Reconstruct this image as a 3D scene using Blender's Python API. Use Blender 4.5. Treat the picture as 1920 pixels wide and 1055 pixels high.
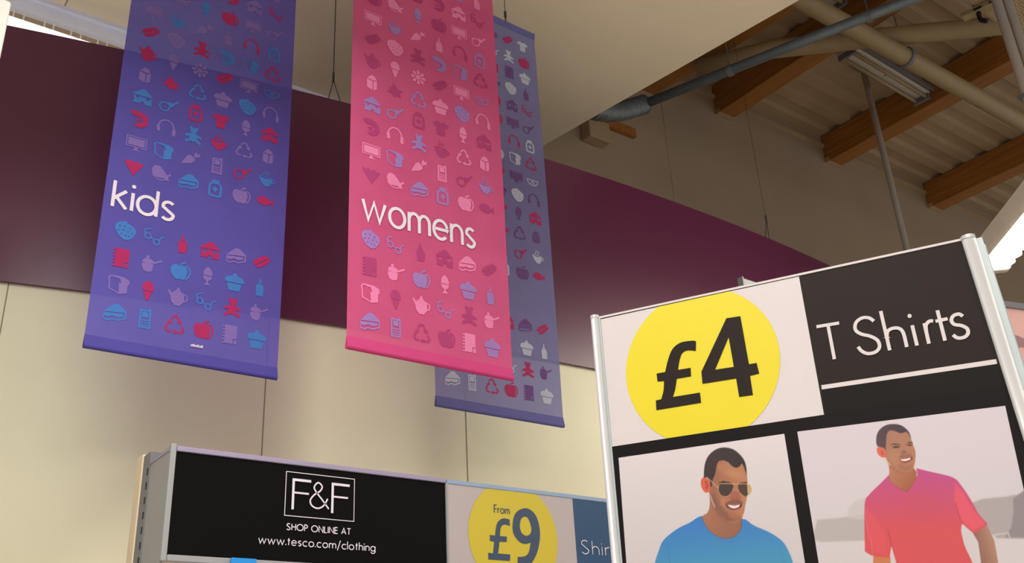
import bpy, bmesh, math, random
import numpy as np
from mathutils import Vector, Matrix
from mathutils.geometry import tessellate_polygon
random.seed(4)
for o in list(bpy.data.objects): bpy.data.objects.remove(o)
scene = bpy.context.scene
COL = scene.collection
PI = math.pi

# ------------------------------------------------------------------ camera
FPX = 1868.0
PITCH, ROLL, YAW = math.radians(24.9), math.radians(-3.2), math.radians(37.6)
EYE = np.array([0.0, 0.0, 1.6])
FW = np.array([math.sin(YAW)*math.cos(PITCH), math.cos(YAW)*math.cos(PITCH), math.sin(PITCH)])
_rt = np.array([math.cos(YAW), -math.sin(YAW), 0.0]); _up = np.cross(_rt, FW)
RT = _rt*math.cos(ROLL) + _up*math.sin(ROLL)
UP = _up*math.cos(ROLL) - _rt*math.sin(ROLL)
cam_data = bpy.data.cameras.new('camera'); cam = bpy.data.objects.new('camera', cam_data); COL.objects.link(cam)
cam_data.sensor_width = 36.0; cam_data.lens = FPX*36.0/1920.0; cam_data.clip_start = 0.05; cam_data.clip_end = 200
cam.matrix_world = Matrix(((RT[0], UP[0], -FW[0], EYE[0]), (RT[1], UP[1], -FW[1], EYE[1]), (RT[2], UP[2], -FW[2], EYE[2]), (0, 0, 0, 1)))
scene.camera = cam

# ------------------------------------------------------------------ world, exposure, shop lighting
w = bpy.data.worlds.new('shop_ambient'); scene.world = w; w.use_nodes = True
w.node_tree.nodes['Background'].inputs[0].default_value = (1.0, 0.985, 0.97, 1)
w.node_tree.nodes['Background'].inputs[1].default_value = 0.62
vs = scene.view_settings
vs.view_transform = 'Standard'; vs.look = 'None'; vs.gamma = 1.0; vs.use_curve_mapping = False; vs.exposure = 0.0

def area_light(name, loc, sx, sy, power, rz=0.0, color=(1.0, 0.97, 0.94), spread=PI):
    l = bpy.data.lights.new(name, 'AREA'); l.shape = 'RECTANGLE'; l.size = sx; l.size_y = sy
    l.energy = power; l.color = color; l.spread = spread
    o = bpy.data.objects.new(name, l); COL.objects.link(o); o.location = loc; o.rotation_euler = (0, 0, rz)
    return o
ROW = math.atan2(0.60, 0.55)          # heading of the rows of ceiling luminaires
area_light('row_light', (3.1, -0.5, 4.36), 5.4, 0.28, 62, ROW)
area_light('row_light', (-1.0, 0.2, 4.36), 6.0, 0.28, 185, ROW)
area_light('row_light', (-1.5, -4.0, 4.36), 6.0, 0.28, 220, ROW)
area_light('row_light', (7.4, 1.2, 4.36), 5.0, 0.28, 20, ROW)

# ------------------------------------------------------------------ projection onto real planes (for tracing prints)
def ray(x, y): return FW*FPX + RT*(x-960) - UP*(y-527.5)
def PY(x, y, D): d = ray(x, y); return EYE + d*D/d[1]
def PX(x, y, D): d = ray(x, y); return EYE + d*D/d[0]
def PZ(x, y, D): d = ray(x, y); return EYE + d*(D-EYE[2])/d[2]
def PN(x, y, p0, n): d = ray(x, y); return EYE + d*((p0-EYE) @ n)/(d @ n)

# ------------------------------------------------------------------ materials
PHOTO_K = 0.88
def lin(c):
    c = np.array(c, float)/255.0
    return np.where(c <= 0.04045, c/12.92, ((c+0.055)/1.055)**2.4)
def mat(name, rgb, rough=0.6, metal=0.0, noise=0.04, nscale=12.0, bump=0.0, spec=0.5, coat=0.0):
    m = bpy.data.materials.new(name); m.use_nodes = True; nt = m.node_tree; b = nt.nodes['Principled BSDF']
    c = lin(rgb); b.inputs['Roughness'].default_value = rough; b.inputs['Metallic'].default_value = metal
    b.inputs['Specular IOR Level'].default_value = spec; b.inputs['Coat Weight'].default_value = coat
    tc = nt.nodes.new('ShaderNodeTexCoord'); nz = nt.nodes.new('ShaderNodeTexNoise')
    nz.inputs['Scale'].default_value = nscale; nz.inputs['Detail'].default_value = 4
    nt.links.new(tc.outputs['Object'], nz.inputs['Vector'])
    rp = nt.nodes.new('ShaderNodeValToRGB')
    rp.color_ramp.elements[0].position = 0.3; rp.color_ramp.elements[1].position = 0.7
    rp.color_ramp.elements[0].color = (*(c*(1-noise)), 1); rp.color_ramp.elements[1].color = (*np.minimum(c*(1+noise), 1), 1)
    nt.links.new(nz.outputs['Fac'], rp.inputs['Fac']); nt.links.new(rp.outputs['Color'], b.inputs['Base Color'])
    if bump:
        bp = nt.nodes.new('ShaderNodeBump'); bp.inputs['Strength'].default_value = bump; bp.inputs['Distance'].default_value = 0.01
        nt.links.new(nz.outputs['Fac'], bp.inputs['Height']); nt.links.new(bp.outputs['Normal'], b.inputs['Normal'])
    return m
def wood_mat(name, a, b_, scale=3.0):
    m = mat(name, a, 0.55); nt = m.node_tree; b = nt.nodes['Principled BSDF']
    tc = nt.nodes.new('ShaderNodeTexCoord'); mp = nt.nodes.new('ShaderNodeMapping'); mp.inputs['Scale'].default_value = (14, 0.5, 14)
    nz = nt.nodes.new('ShaderNodeTexNoise'); nz.inputs['Scale'].default_value = scale; nz.inputs['Detail'].default_value = 6
    rp = nt.nodes.new('ShaderNodeValToRGB'); rp.color_ramp.elements[0].color = (*lin(a), 1); rp.color_ramp.elements[1].color = (*lin(b_), 1)
    rp.color_ramp.elements[0].position = 0.35; rp.color_ramp.elements[1].position = 0.65
    nt.links.new(tc.outputs['Object'], mp.inputs['Vector']); nt.links.new(mp.outputs['Vector'], nz.inputs['Vector'])
    nt.links.new(nz.outputs['Fac'], rp.inputs['Fac']); nt.links.new(rp.outputs['Color'], b.inputs['Base Color'])
    return m
def glow(name, rgb, strength):
    m = bpy.data.materials.new(name); m.use_nodes = True; nt = m.node_tree; nt.nodes.remove(nt.nodes['Principled BSDF'])
    e = nt.nodes.new('ShaderNodeEmission'); e.inputs[0].default_value = (*lin(rgb), 1); e.inputs[1].default_value = strength
    nt.links.new(e.outputs[0], nt.nodes['Material Output'].inputs[0]); return m
def cloth_mat(name, rgb, see=0.25, trans=0.35):
    """woven banner polyester: thin, partly see-through"""
    m = mat(name, rgb, 0.85, noise=0.05, nscale=5.0, spec=0.2); nt = m.node_tree; b = nt.nodes['Principled BSDF']
    out = nt.nodes['Material Output']
    tl = nt.nodes.new('ShaderNodeBsdfTranslucent'); tp = nt.nodes.new('ShaderNodeBsdfTransparent')
    tl.inputs[0].default_value = (*lin(rgb), 1); tp.inputs[0].default_value = (*(0.35+0.65*lin(rgb)), 1)
    m1 = nt.nodes.new('ShaderNodeMixShader'); m2 = nt.nodes.new('ShaderNodeMixShader')
    m1.inputs[0].default_value = trans; nt.links.new(b.outputs[0], m1.inputs[1]); nt.links.new(tl.outputs[0], m1.inputs[2])
    # fine weave modulates how much shows through
    tc = nt.nodes.new('ShaderNodeTexCoord'); wv = nt.nodes.new('ShaderNodeTexWave'); wv.inputs['Scale'].default_value = 60
    wv.inputs['Distortion'].default_value = 1.5
    mr = nt.nodes.new('ShaderNodeMapRange'); mr.inputs['To Min'].default_value = see*0.85; mr.inputs['To Max'].default_value = see*1.15
    nt.links.new(tc.outputs['Object'], wv.inputs['Vector']); nt.links.new(wv.outputs['Fac'], mr.inputs['Value'])
    nt.links.new(mr.outputs[0], m2.inputs[0]); nt.links.new(m1.outputs[0], m2.inputs[1]); nt.links.new(tp.outputs[0], m2.inputs[2])
    nt.links.new(m2.outputs[0], out.inputs[0]); return m

M = dict(
    cream=mat('cream_panel', (236, 232, 202), 0.55, noise=0.02, nscale=2),
    column=mat('column_paint', (206, 198, 188), 0.6, noise=0.02, nscale=2),
    groove=mat('panel_joint', (150, 140, 118), 0.8),
    purple=mat('plum_fascia', (86, 16, 62), 0.36, noise=0.03, nscale=3, spec=0.75),
    tan=mat('tan_wall_paint', (164, 144, 120), 0.8, noise=0.04, nscale=1.5),
    soffit=mat('soffit_paint', (232, 216, 190), 0.8, noise=0.04, nscale=1.2),
    deck=mat('painted_deck', (176, 150, 118), 0.7, noise=0.06, nscale=3),
    trimw=mat('white_trim', (222, 224, 240), 0.5, noise=0.02),
    floor=mat('vinyl_floor', (198, 194, 186), 0.35, noise=0.05, nscale=4),
    wood=wood_mat('glulam_timber', (146, 92, 36), (168, 112, 48)),
    grey=mat('grey_powder_coat', (150, 150, 152), 0.45, noise=0.03),
    greyd=mat('slate_grey_metal', (112, 112, 116), 0.45, noise=0.03),
    lilacrail=mat('lilac_grey_rail', (150, 140, 165), 0.45, noise=0.03),
    bluerail=mat('blue_grey_rail', (140, 160, 185), 0.45, noise=0.03),
    black=mat('black_print', (11, 11, 11), 0.55, noise=0.03, spec=0.06),
    blacks=mat('black_print_sign', (38, 31, 27), 0.5, noise=0.03, spec=0.12),
    blackl=mat('black_print_lower', (25, 21, 20), 0.5, noise=0.03, spec=0.12),
    inkblue=mat('photo_surround_print', (22, 18, 18), 0.5, noise=0.03, spec=0.12),
    dark=mat('dark_gap', (18, 18, 18), 0.8),
    navy=mat('navy_print', (30, 68, 104), 0.4, noise=0.05, nscale=6),
    white=mat('white_print', (200, 191, 190), 0.5, noise=0.01),
    whiteh=mat('pale_print', (176, 164, 164), 0.5, noise=0.01),
    yellowh=mat('ochre_yellow_print', (196, 176, 40), 0.5, noise=0.01),
    yellow=mat('yellow_print', (212, 194, 16), 0.5, noise=0.01),
    slateprint=mat('slate_print', (48, 66, 92), 0.5, noise=0.01),
    greenp=mat('dark_olive_print', (70, 74, 50), 0.5, noise=0.01),
    letterw=mat('lettering_white', (218, 208, 218), 0.6, noise=0.01),
    alu=mat('satin_aluminium', (190, 189, 188), 0.35, metal=0.25, noise=0.02),
    alud=mat('grooved_aluminium', (176, 186, 186), 0.4, metal=0.2, noise=0.03),
    tube=mat('white_pipe', (160, 138, 100), 0.5, noise=0.04),
    bluepipe=mat('galvanised_conduit', (120, 130, 138), 0.4, metal=0.3, noise=0.08),
    duct=mat('grey_flexible_duct', (110, 116, 118), 0.45, metal=0.3, noise=0.2, nscale=20),
    pole=mat('pale_pole', (205, 196, 184), 0.5, noise=0.03),
    wire=mat('steel_wire', (60, 56, 52), 0.5),
    lampbody=mat('lamp_housing', (205, 196, 186), 0.45, noise=0.03),
    glass=glow('lit_diffuser', (255, 244, 226), 60.0),
    cove=glow('lit_tube_cover', (255, 250, 240), 1.7),
    clip=mat('clear_clip', (250, 246, 236), 0.3, noise=0.01),
    bluecard=mat('bright_blue_card', (22, 136, 214), 0.5, noise=0.02),
    beige=mat('beige_board', (226, 208, 178), 0.6, noise=0.02),
    mesh=mat('perforated_tray', (190, 165, 130), 0.5, noise=0.05),
)

# ------------------------------------------------------------------ mesh helpers
def link(name, verts, faces, m, parent=None, smooth=False, mats=None, midx=None):
    off = np.array(parent.location) if parent is not None else np.zeros(3)
    me = bpy.data.meshes.new(name)
    me.from_pydata([tuple(np.array(v)-off) for v in verts], [], [tuple(f) for f in faces]); me.update()
    for k in (mats or [m]): me.materials.append(k)
    if midx: me.polygons.foreach_set('material_index', midx)
    if smooth: me.polygons.foreach_set('use_smooth', [True]*len(me.polygons))
    o = bpy.data.objects.new(name, me); COL.objects.link(o)
    if parent is not None: o.parent = parent
    return o
class MB:
    def __init__(s): s.v = []; s.f = []; s.mi = []; s.m = 0
    def add(s, vs_, fs):
        n = len(s.v); s.v += [np.array(v, float) for v in vs_]; s.f += [[i+n for i in f] for f in fs]; s.mi += [s.m]*len(fs); return s
    def box(s, a, b):
        a = np.minimum(a, b); b = np.maximum(a, b) if False else b
        x0, y0, z0 = a; x1, y1, z1 = b
        return s.add([(x0,y0,z0),(x1,y0,z0),(x1,y1,z0),(x0,y1,z0),(x0,y0,z1),(x1,y0,z1),(x1,y1,z1),(x0,y1,z1)],
                     [(0,3,2,1),(4,5,6,7),(0,1,5,4),(1,2,6,5),(2,3,7,6),(3,0,4,7)])
    def obox(s, o, ex, ey, ez):
        """oriented box: corner o and three edge vectors"""
        o, ex, ey, ez = [np.array(q, float) for q in (o, ex, ey, ez)]
        vs_ = [o, o+ex, o+ex+ey, o+ey, o+ez, o+ex+ez, o+ex+ey+ez, o+ey+ez]
        fs = [(0,3,2,1),(4,5,6,7),(0,1,5,4),(1,2,6,5),(2,3,7,6),(3,0,4,7)]
        if np.dot(np.cross(ex, ey), ez) < 0: fs = [f[::-1] for f in fs]
        return s.add(vs_, fs)
    def tube(s, pts, r, n=12, cap=True):
        pts = [np.array(p, float) for p in pts]; k = len(pts); rs = r if hasattr(r, '__len__') else [r]*k
        ref = None; base = len(s.v); vs_ = []; fs = []
        for i, p in enumerate(pts):
            t = (pts[min(i+1, k-1)]-pts[max(i-1, 0)]); t /= np.linalg.norm(t)
            if ref is None:
                ref = np.cross(t, [0, 0, 1.0] if abs(t[2]) < .9 else [1.0, 0, 0])
            ref = ref-t*(ref@t); ref /= np.linalg.norm(ref); b = np.cross(t, ref)
            for j in range(n): a = 2*PI*j/n; vs_.append(p+rs[i]*(math.cos(a)*ref+math.sin(a)*b))
        for i in range(k-1):
            for j in range(n): fs.append((i*n+j, i*n+(j+1)%n, (i+1)*n+(j+1)%n, (i+1)*n+j))
        if cap: fs.append(tuple(range(n-1, -1, -1))); fs.append(tuple(range((k-1)*n, k*n)))
        return s.add(vs_, fs)
    def build(s, name, m, parent=None, smooth=False, mats=None):
        return link(name, s.v, s.f, m, parent, smooth, mats, s.mi if mats else None)
def tag(o, label=None, cat=None, group=None, kind=None):
    if label: o['label'] = label
    if cat: o['category'] = cat
    if group: o['group'] = group
    if kind: o['kind'] = kind
    return o
def empty(name, loc, label, cat, group=None):
    o = bpy.data.objects.new(name, None); COL.objects.link(o); o.location = tuple(float(q) for q in loc); o.empty_display_size = 0.1
    return tag(o, label, cat, group)
def bevel(o, wd, seg=2):
    md = o.modifiers.new('bevel', 'BEVEL'); md.width = wd; md.segments = seg; md.limit_method = 'ANGLE'; return o

# ---- flat prints: outlines and strokes in a plane's own coordinates
def arc(cx, cy, rx, ry, a0, a1, n=14):
    return [(cx+rx*math.cos(math.radians(a0+(a1-a0)*i/n)), cy+ry*math.sin(math.radians(a0+(a1-a0)*i/n))) for i in range(n+1)]
def spline(P, n=6):
    P = [P[0]]+list(P)+[P[-1]]; out = []
    for i in range(1, len(P)-2):
        p0, p1, p2, p3 = [np.array(q, float) for q in P[i-1:i+3]]
        for k in range(n):
            t = k/n; out.append(tuple(0.5*((2*p1)+(-p0+p2)*t+(2*p0-5*p1+4*p2-p3)*t*t+(-p0+3*p1-3*p2+p3)*t**3)))
    out.append(tuple(P[-2])); return out
class Flat:
    """flat print made of filled loops and ribbons; frame(u,v)->3D"""
    def __init__(s, frame):
        s.f0 = frame; s.mb = MB(); s.k = 0
        o = frame(0, 0); n = np.cross(frame(1e-3, 0)-o, frame(0, 1e-3)-o); s.n = n/np.linalg.norm(n)
    def fr(s, u, v): return s.f0(u, v)+s.n*(s.k % 12)*3e-5      # overlapping strokes never share one plane
    def poly(s, pts, holes=()):
        s.k += 1; loops = [[Vector((p[0], p[1], 0)) for p in pts]]+[[Vector((p[0], p[1], 0)) for p in h] for h in holes]
        tris = tessellate_polygon(loops); allp = [p for l in loops for p in l]
        vs_ = [s.fr(p[0], p[1]) for p in allp]; fs = []
        for t in tris:
            a, b, c = [allp[i] for i in t]
            fs.append(t if (b-a).cross(c-a)[2] > 0 else t[::-1])
        s.mb.add(vs_, fs); return s
    def stroke(s, pts, w, closed=False):
        s.k += 1; P = [np.array(p, float) for p in pts]
        if closed and np.linalg.norm(P[0]-P[-1]) < 1e-9: P = P[:-1]
        k = len(P); L = []; R_ = []
        for i in range(k):
            a = P[(i-1) % k] if (closed or i > 0) else None; b = P[(i+1) % k] if (closed or i < k-1) else None
            d1 = P[i]-a if a is not None else b-P[i]; d2 = b-P[i] if b is not None else P[i]-a
            d1 = d1/max(np.linalg.norm(d1), 1e-9); d2 = d2/max(np.linalg.norm(d2), 1e-9)
            n1 = np.array([-d1[1], d1[0]]); n2 = np.array([-d2[1], d2[0]]); m_ = n1+n2; q = np.linalg.norm(m_)
            m_ = n1 if q < 1e-6 else m_/q; sc = 1/max(m_@n1, 0.5)
            L.append(P[i]+m_*w/2*sc); R_.append(P[i]-m_*w/2*sc)
        vs_ = [s.fr(*p) for p in L]+[s.fr(*p) for p in R_]
        fs = [(i, k+i, k+(i+1) % k, (i+1) % k) for i in range(k if closed else k-1)]
        s.mb.add(vs_, fs); return s
    def build(s, name, m, parent=None, mats=None): return s.mb.build(name, m, parent, mats=mats)

# ---- stroke alphabet (x-height = 1)
CAP = 1.62
def glyph(c):
    A = arc
    G = {
     'o': (1.04, [A(.52,.5,.5,.5,0,360,26)]),
     'w': (1.44, [[(0,1),(.36,0),(.72,.95),(1.08,0),(1.44,1)]]),
     'm': (1.36, [[(0,0),(0,1)], [(0,.55)]+A(.34,.6,.34,.38,180,0,12)+[(.68,0)], [(.68,.55)]+A(1.02,.6,.34,.38,180,0,12)+[(1.36,0)]]),
     'n': (.76, [[(0,0),(0,1)], [(0,.5)]+A(.38,.58,.38,.40,180,0,12)+[(.76,0)]]),
     'h': (.76, [[(0,0),(0,CAP)], [(0,.5)]+A(.38,.58,.38,.40,180,0,12)+[(.76,0)]]),
     'r': (.48, [[(0,0),(0,1)], [(0,.5)]+A(.40,.55,.40,.43,180,75,8)]),
     'e': (.98, [[(.03,.52),(.97,.52)]+A(.5,.5,.47,.5,2,318,22)]),
     's': (.62, [A(.32,.745,.27,.245,35,200,10)+spline([(.06,.68),(.31,.5),(.58,.32)],4)[1:-1]+A(.31,.26,.29,.26,5,-145,10)]),
     'S': (.94, [A(.48,1.24,.38,.38,35,205,12)+spline([(.13,1.12),(.47,.82),(.84,.5)],5)[1:-1]+A(.45,.43,.42,.43,8,-150,14)]),
     'k': (.66, [[(0,0),(0,1.45)], [(.0,.44),(.60,1)], [(.16,.55),(.66,0)]]),
     'i': (.0, [[(0,0),(0,1)], 'dot']),
     'd': (.94, [A(.46,.5,.46,.5,0,360,26), [(.94,0),(.94,1.45)]]),
     't': (.46, [[(.23,0),(.23,1.42)], [(0,1),(.46,1)]]),
     'c': (.84, [A(.5,.5,.5,.5,48,312,20)]),
     'l': (.0, [[(0,0),(0,CAP)]]),
     'g': (.98, [A(.48,.5,.48,.5,0,360,26), [(.96,1),(.96,-.08)]+A(.48,-.08,.48,.42,0,-160,14)]),
     '/': (.62, [[(0,-.35),(.62,1.7)]]),
     '.': (.0, ['pt']),
     ' ': (.35, []),
     'T': (.86, [[(0,CAP),(.86,CAP)], [(.43,0),(.43,CAP)]]),
     'F': (.76, [[(0,0),(0,CAP),(.76,CAP)], [(0,.86),(.70,.86)]]),
     'H': (.9, [[(0,0),(0,CAP)], [(.9,0),(.9,CAP)], [(0,.85),(.9,.85)]]),
     'O': (1.5, [A(.75,.81,.75,.81,0,360,30)]),
     'P': (.7, [[(0,0),(0,CAP),(.3,CAP)]+A(.3,1.2,.40,.42,90,-90,10)+[(0,.78)]]),
     'N': (1.0, [[(0,0),(0,CAP),(1,0),(1,CAP)]]),
     'L': (.6, [[(0,CAP),(0,0),(.6,0)]]),
     'I': (.0, [[(0,0),(0,CAP)]]),
     'E': (.7, [[(.7,CAP),(0,CAP),(0,0),(.7,0)], [(0,.85),(.65,.85)]]),
     'A': (1.1, [[(0,0),(.55,CAP),(1.1,0)], [(.2,.52),(.9,.52)]]),
     '&': (1.2, [spline([(1.2,0),(.78,.52),(.34,1.04),(.27,1.3),(.50,1.56),(.75,1.34),(.62,1.04),(.27,.78),(.04,.42),(.16,.1),(.52,-.02),(.86,.16),(1.12,.62)],6)]),
    }
    return G[c]
def text(fl, s, u0, u1, v0, xh, wt, gap=.30, slant=0.0, gaps=None):
    """strokes for s, base line v0, from u0 to u1, x-height xh"""
    tot = sum(glyph(c)[0] for c in s)+gap*(len(s)-1); sx = (u1-u0-wt)/tot; x = 0
    for c in s:
        wd, st = glyph(c)
        for q in st:
            if q == 'dot': q2 = arc(u0+wt/2+x*sx, v0+1.36*xh, wt*.62, wt*.62, 0, 360, 14)[:-1]; fl.poly(q2); continue
            if q == 'pt': q2 = arc(u0+wt/2+x*sx, v0+wt*.5, wt*.6, wt*.6, 0, 360, 12)[:-1]; fl.poly(q2); continue
            cl = len(q) > 20 and math.dist(q[0], q[-1]) < 1e-6
            fl.stroke([(u0+wt/2+(x+a)*sx, v0+b*xh) for a, b in q], wt, closed=cl)
        x += wd+gap

# ------------------------------------------------------------------ the building
MB().box((-9, -9, -.1), (18, 7.2, 0)).build('floor', M['floor']); tag(bpy.data.objects['floor'], kind='structure')
BY = 5.5                                     # rear wall of the shop
tag(MB().box((-9, BY, 0), (18, BY+.15, 8.1)).build('wall_back', M['tan']), kind='structure')
# roof deck: trapezoidal sheet, ribs along X
mb = MB(); prof = []; y = -9.0; z0 = 7.72
while y < BY:
    prof += [(y, z0), (y+.12, z0), (y+.15, z0+.045), (y+.27, z0+.045), (y+.30, z0)]; y += .30
pr = [prof[0]]
for p in prof[1:]:
    if p != pr[-1]: pr.append(p)
vs_ = []; fs = []
for (a, b) in pr: vs_ += [(-9, a, b), (18, a, b)]
for i in range(len(pr)-1): fs.append((2*i, 2*i+1, 2*i+3, 2*i+2))
n = len(vs_); vs_ += [(-9, -9, 8.1), (18, -9, 8.1), (-9, BY, 8.1), (18, BY, 8.1)]; fs.append((n, n+2, n+3, n+1))
tag(link('ceiling', vs_, fs, M['deck']), kind='structure')
# dropped soffit on the left, with one straight open edge
def ex(y): return 4.33+(5.08-y)*(4.68-4.33)/(5.08-2.87)
SZ = 5.87
def slab(mb, x0, x1a, x1b, y0, y1, z0, z1):
    mb.add([(x0,y0,z0),(x1a,y0,z0),(x1b,y1,z0),(x0,y1,z0),(x0,y0,z1),(x1a,y0,z1),(x1b,y1,z1),(x0,y1,z1)],
           [(0,3,2,1),(4,5,6,7),(0,1,5,4),(1,2,6,5),(2,3,7,6),(3,0,4,7)])
mb = MB(); slab(mb, -9, ex(-9), ex(BY), -9, BY, SZ, SZ+.12)
tag(mb.build('ceiling', M['soffit']), kind='structure')
mb = MB()
for x in (.82, -1.6, -4.0): mb.box((x-.004, -9, SZ-.002), (x+.004, BY, SZ))
tag(mb.build('trim_1', M['groove']), kind='structure')
mb = MB(); mb.box((-9, BY-.05, SZ-.115), (4.2, BY, SZ)); mb.box((-9, BY-.075, SZ-.03), (4.2, BY-.05, SZ))
tag(mb.build('trim_2', M['trimw']), kind='structure')
tag(MB().box((4.4, BY-.03, 7.56), (18, BY, 7.60)).build('trim_3', M['deck']), kind='structure')
mb = MB()
for x in (6.2,): mb.box((x-.004, BY-.004, 0), (x+.006, BY, 7.56))
tag(mb.build('trim_4', M['deck']), kind='structure')
# curved shop wall: cream boards below, plum fascia above
def cy(x): return 4.045+.0274*(x-4.5)**2
def curved(x0, x1, z0, z1, off, th, m, name, n=60):
    vs_ = []; fs = []
    for i in range(n+1):
        x = x0+(x1-x0)*i/n; s = .0548*(x-4.5); nx, ny = s/math.hypot(s, 1), -1/math.hypot(s, 1)
        px, py = x-nx*off, cy(x)-ny*off; qx, qy = px-nx*th, py-ny*th
        vs_ += [(px,py,z0),(px,py,z1),(qx,qy,z1),(qx,qy,z0)]
    for i in range(n):
        for j in range(4): fs.append((4*i+j, 4*i+(j+1)%4, 4*i+4+(j+1)%4, 4*i+4+j))
    fs += [(3,2,1,0), (4*n,4*n+1,4*n+2,4*n+3)]
    return link(name, vs_, [f[::-1] for f in fs], m, None)
FB, FT = 3.55, 4.90
w1 = tag(curved(-1.2, 8.2, 0, FB+.15, .012, .05, M['cream'], 'wall_shop'), kind='structure')
mb = MB()
for x in (-.46, .645, 1.775, 2.83, 3.93, 5.03, 6.13):
    s = .0548*(x-4.5); mb.box((x-.0024, cy(x)+.0135-.003, 0), (x+.0024, cy(x)+.0135+.003, FB))
tag(mb.build('trim_5', M['groove']), kind='structure')
fas = curved(-1.2, 7.3, FB, FT, -.012, .02, M['purple'], 'fascia_band')
tag(fas, 'long curved plum purple fascia panel above the cream wall boards', 'fascia')
# white column at far left
tag(bevel(MB().box((-.1, 3.05, 0), (.30, 3.45, 3.945)).build('wall_left', M['column']), .01), kind='structure')

# ------------------------------------------------------------------ glulam beams
BZ = 7.37
for k, x in enumerate((7.0, 8.79, 10.81, 12.9)):
    lab = ['orange brown timber roof beam whose end meets the wall above the leftmost open bay', 'timber roof beam crossed by the pale pole and the tan pipe',
           'timber roof beam just above the lit luminaire', 'timber roof beam at the far right behind the others'][k]
    b = empty('timber_beam', (x+.1, BY-.05, BZ), lab, 'beam', None)
    bevel(MB().box((x, -6, BZ), (x+.22, BY-.001, BZ+.34)).build('beam_timber', M['wood'], b), .008)
    mb = MB(); mb.box((x-.006, BY-.06, BZ-.008), (x+.226, BY-.001, BZ+.05)); mb.build('wall_bracket', M['deck'], b)
# edge trimmer that carries the soffit
A0, B0 = PZ(1219, 186, BZ-.1), PZ(1500, 13, BZ-.1)
d = (B0-A0); d /= np.linalg.norm(d); sd = np.array([d[1], -d[0], 0.0]); sd = sd if sd[0] < 0 else -sd
b = empty('edge_beam', A0, 'orange timber beam running along the open edge of the cream soffit', 'beam')
bevel(MB().obox(A0, d*6.5, sd*.30, (0, 0, .34)).build('beam_timber', M['wood'], b), .008)

# ------------------------------------------------------------------ pipes and services under the roof
def pipe(name, pts, r, m, label, cat='pipe', brk=None):
    e = empty(name, pts[0], label, cat); MB().tube(pts, r, 20).build('pipe_run', m, e, smooth=True)
    if brk:
        a, c = np.array(pts[0]), np.array(pts[-1])
        for t in brk:
            mb = MB(); p = a+(c-a)*t; dd = (c-a)/np.linalg.norm(c-a); mb.tube([p-dd*.02, p+dd*.02], r*1.18, 20); mb.tube([p+np.array([0, 0, r]), (p[0], p[1], 7.70)], .006, 6)
            mb.build('hanger_clip', M['greyd'], e)
    return e
a, b = PZ(1519, 9, 6.96), PZ(1920, 231, 6.96); dd = b-a
pipe('tan_pipe', [a-dd*.8, a, b, b+dd*.5], .082, M['tube'], 'thick tan pipe running diagonally across the open roof, parallel to the wall', brk=(.1, .52, .85))
a, m1, m2, b = PZ(1305, 129, 7.15), PZ(1450, 92, 7.15), PZ(1669, 68, 7.15), PZ(1856, 50, 7.15)
pipe('white_duct', [a, m1, m2, b, b+(b-m2)*1.0], .085, M['tube'], 'pale duct crossing under the beams behind the thicker tan pipe', 'duct')
a = PY(1203, 197, 4.75); b = PZ(1545, 62, a[2]); c = PZ(1700, 2, a[2])
pipe('conduit', [a, b, c, c+(c-b)*1.6], .040, M['bluepipe'], 'blue grey metal conduit rising from the duct elbow by the soffit edge', 'conduit', brk=(.25, .6))
e = empty('duct_elbow', PY(1165, 210, 4.75), 'dark grey flexible duct elbow tucked under the corner of the cream soffit', 'duct')
pts = [PY(*q, 4.75) for q in ((1112, 206), (1140, 210), (1165, 208), (1190, 201), (1206, 196))]
mb = MB(); mb.tube(spline(pts, 8), [.078+.006*math.sin(i*2.6) for i in range(len(spline(pts, 8)))], 20); mb.build('duct_body', M['duct'], e, smooth=True)
mb = MB(); mb.tube([pts[-1]-np.array([.03, 0, 0]), pts[-1]+np.array([.03, 0, 0])], .07, 18); mb.build('collar', M['dark'], e, smooth=True)
p0 = PY(1112, 224, 5.45); p1 = PY(1190, 226, 5.45)
tag(MB().obox(p0, (p1[0]-p0[0], 0, 0), (0, .045, 0), (0, 0, .09)).build('timber_ledge', M['wood']), 'short orange timber ledge on the wall under the duct elbow', 'ledge')
p0 = PY(1104, 255, 5.4); p1 = PY(1140, 234, 5.4)
bevel(tag(MB().box((p0[0], 5.38, p0[2]), (p1[0], BY-.001, p1[2])).build('junction_box', M['deck']), 'small pale box on the wall just below the soffit corner', 'box'), .01)

def unlit_batten(a, b, label):
    e = empty('ceiling_batten', (a+b)/2, label, 'light fitting'); d = (b-a); d /= np.linalg.norm(d); s = np.cross(d, [0, 0, 1.0])
    bevel(MB().obox(a-s*.10, b-a, s*.20, (0, 0, .07)).build('batten_body', M['lampbody'], e), .008)
    for k in (-1, 1):
        MB().tube([a+s*.055*k+d*.03-np.array([0, 0, .03]), b+s*.055*k-d*.03-np.array([0, 0, .03])], .019, 12).build('tube_lamp', M['tube'], e, smooth=True)
    for q in (a, b-d*.03): MB().obox(q-s*.09-np.array([0, 0, .06]), d*.03, s*.18, (0, 0, .06)).build('end_cap', M['greyd'], e)
    MB().obox(a+s*.13, b-a, s*.02, (0, 0, .05)).build('side_channel', M['greyd'], e)
    MB().tube([(a+b)/2, [(a[0]+b[0])/2, (a[1]+b[1])/2, 7.72]], .01, 8).build('stem', M['greyd'], e)
a = PZ(1585, 97, 7.45); b = PZ(1728, 183, 7.45); unlit_batten(a, b, 'unlit twin tube batten under the roof deck beside the tan pipe')
a = PZ(1500, -30, 7.45); b = PZ(1572, 8, 7.45); unlit_batten(a, b, 'unlit batten at the top edge, left of the blue grey conduit')
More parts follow.
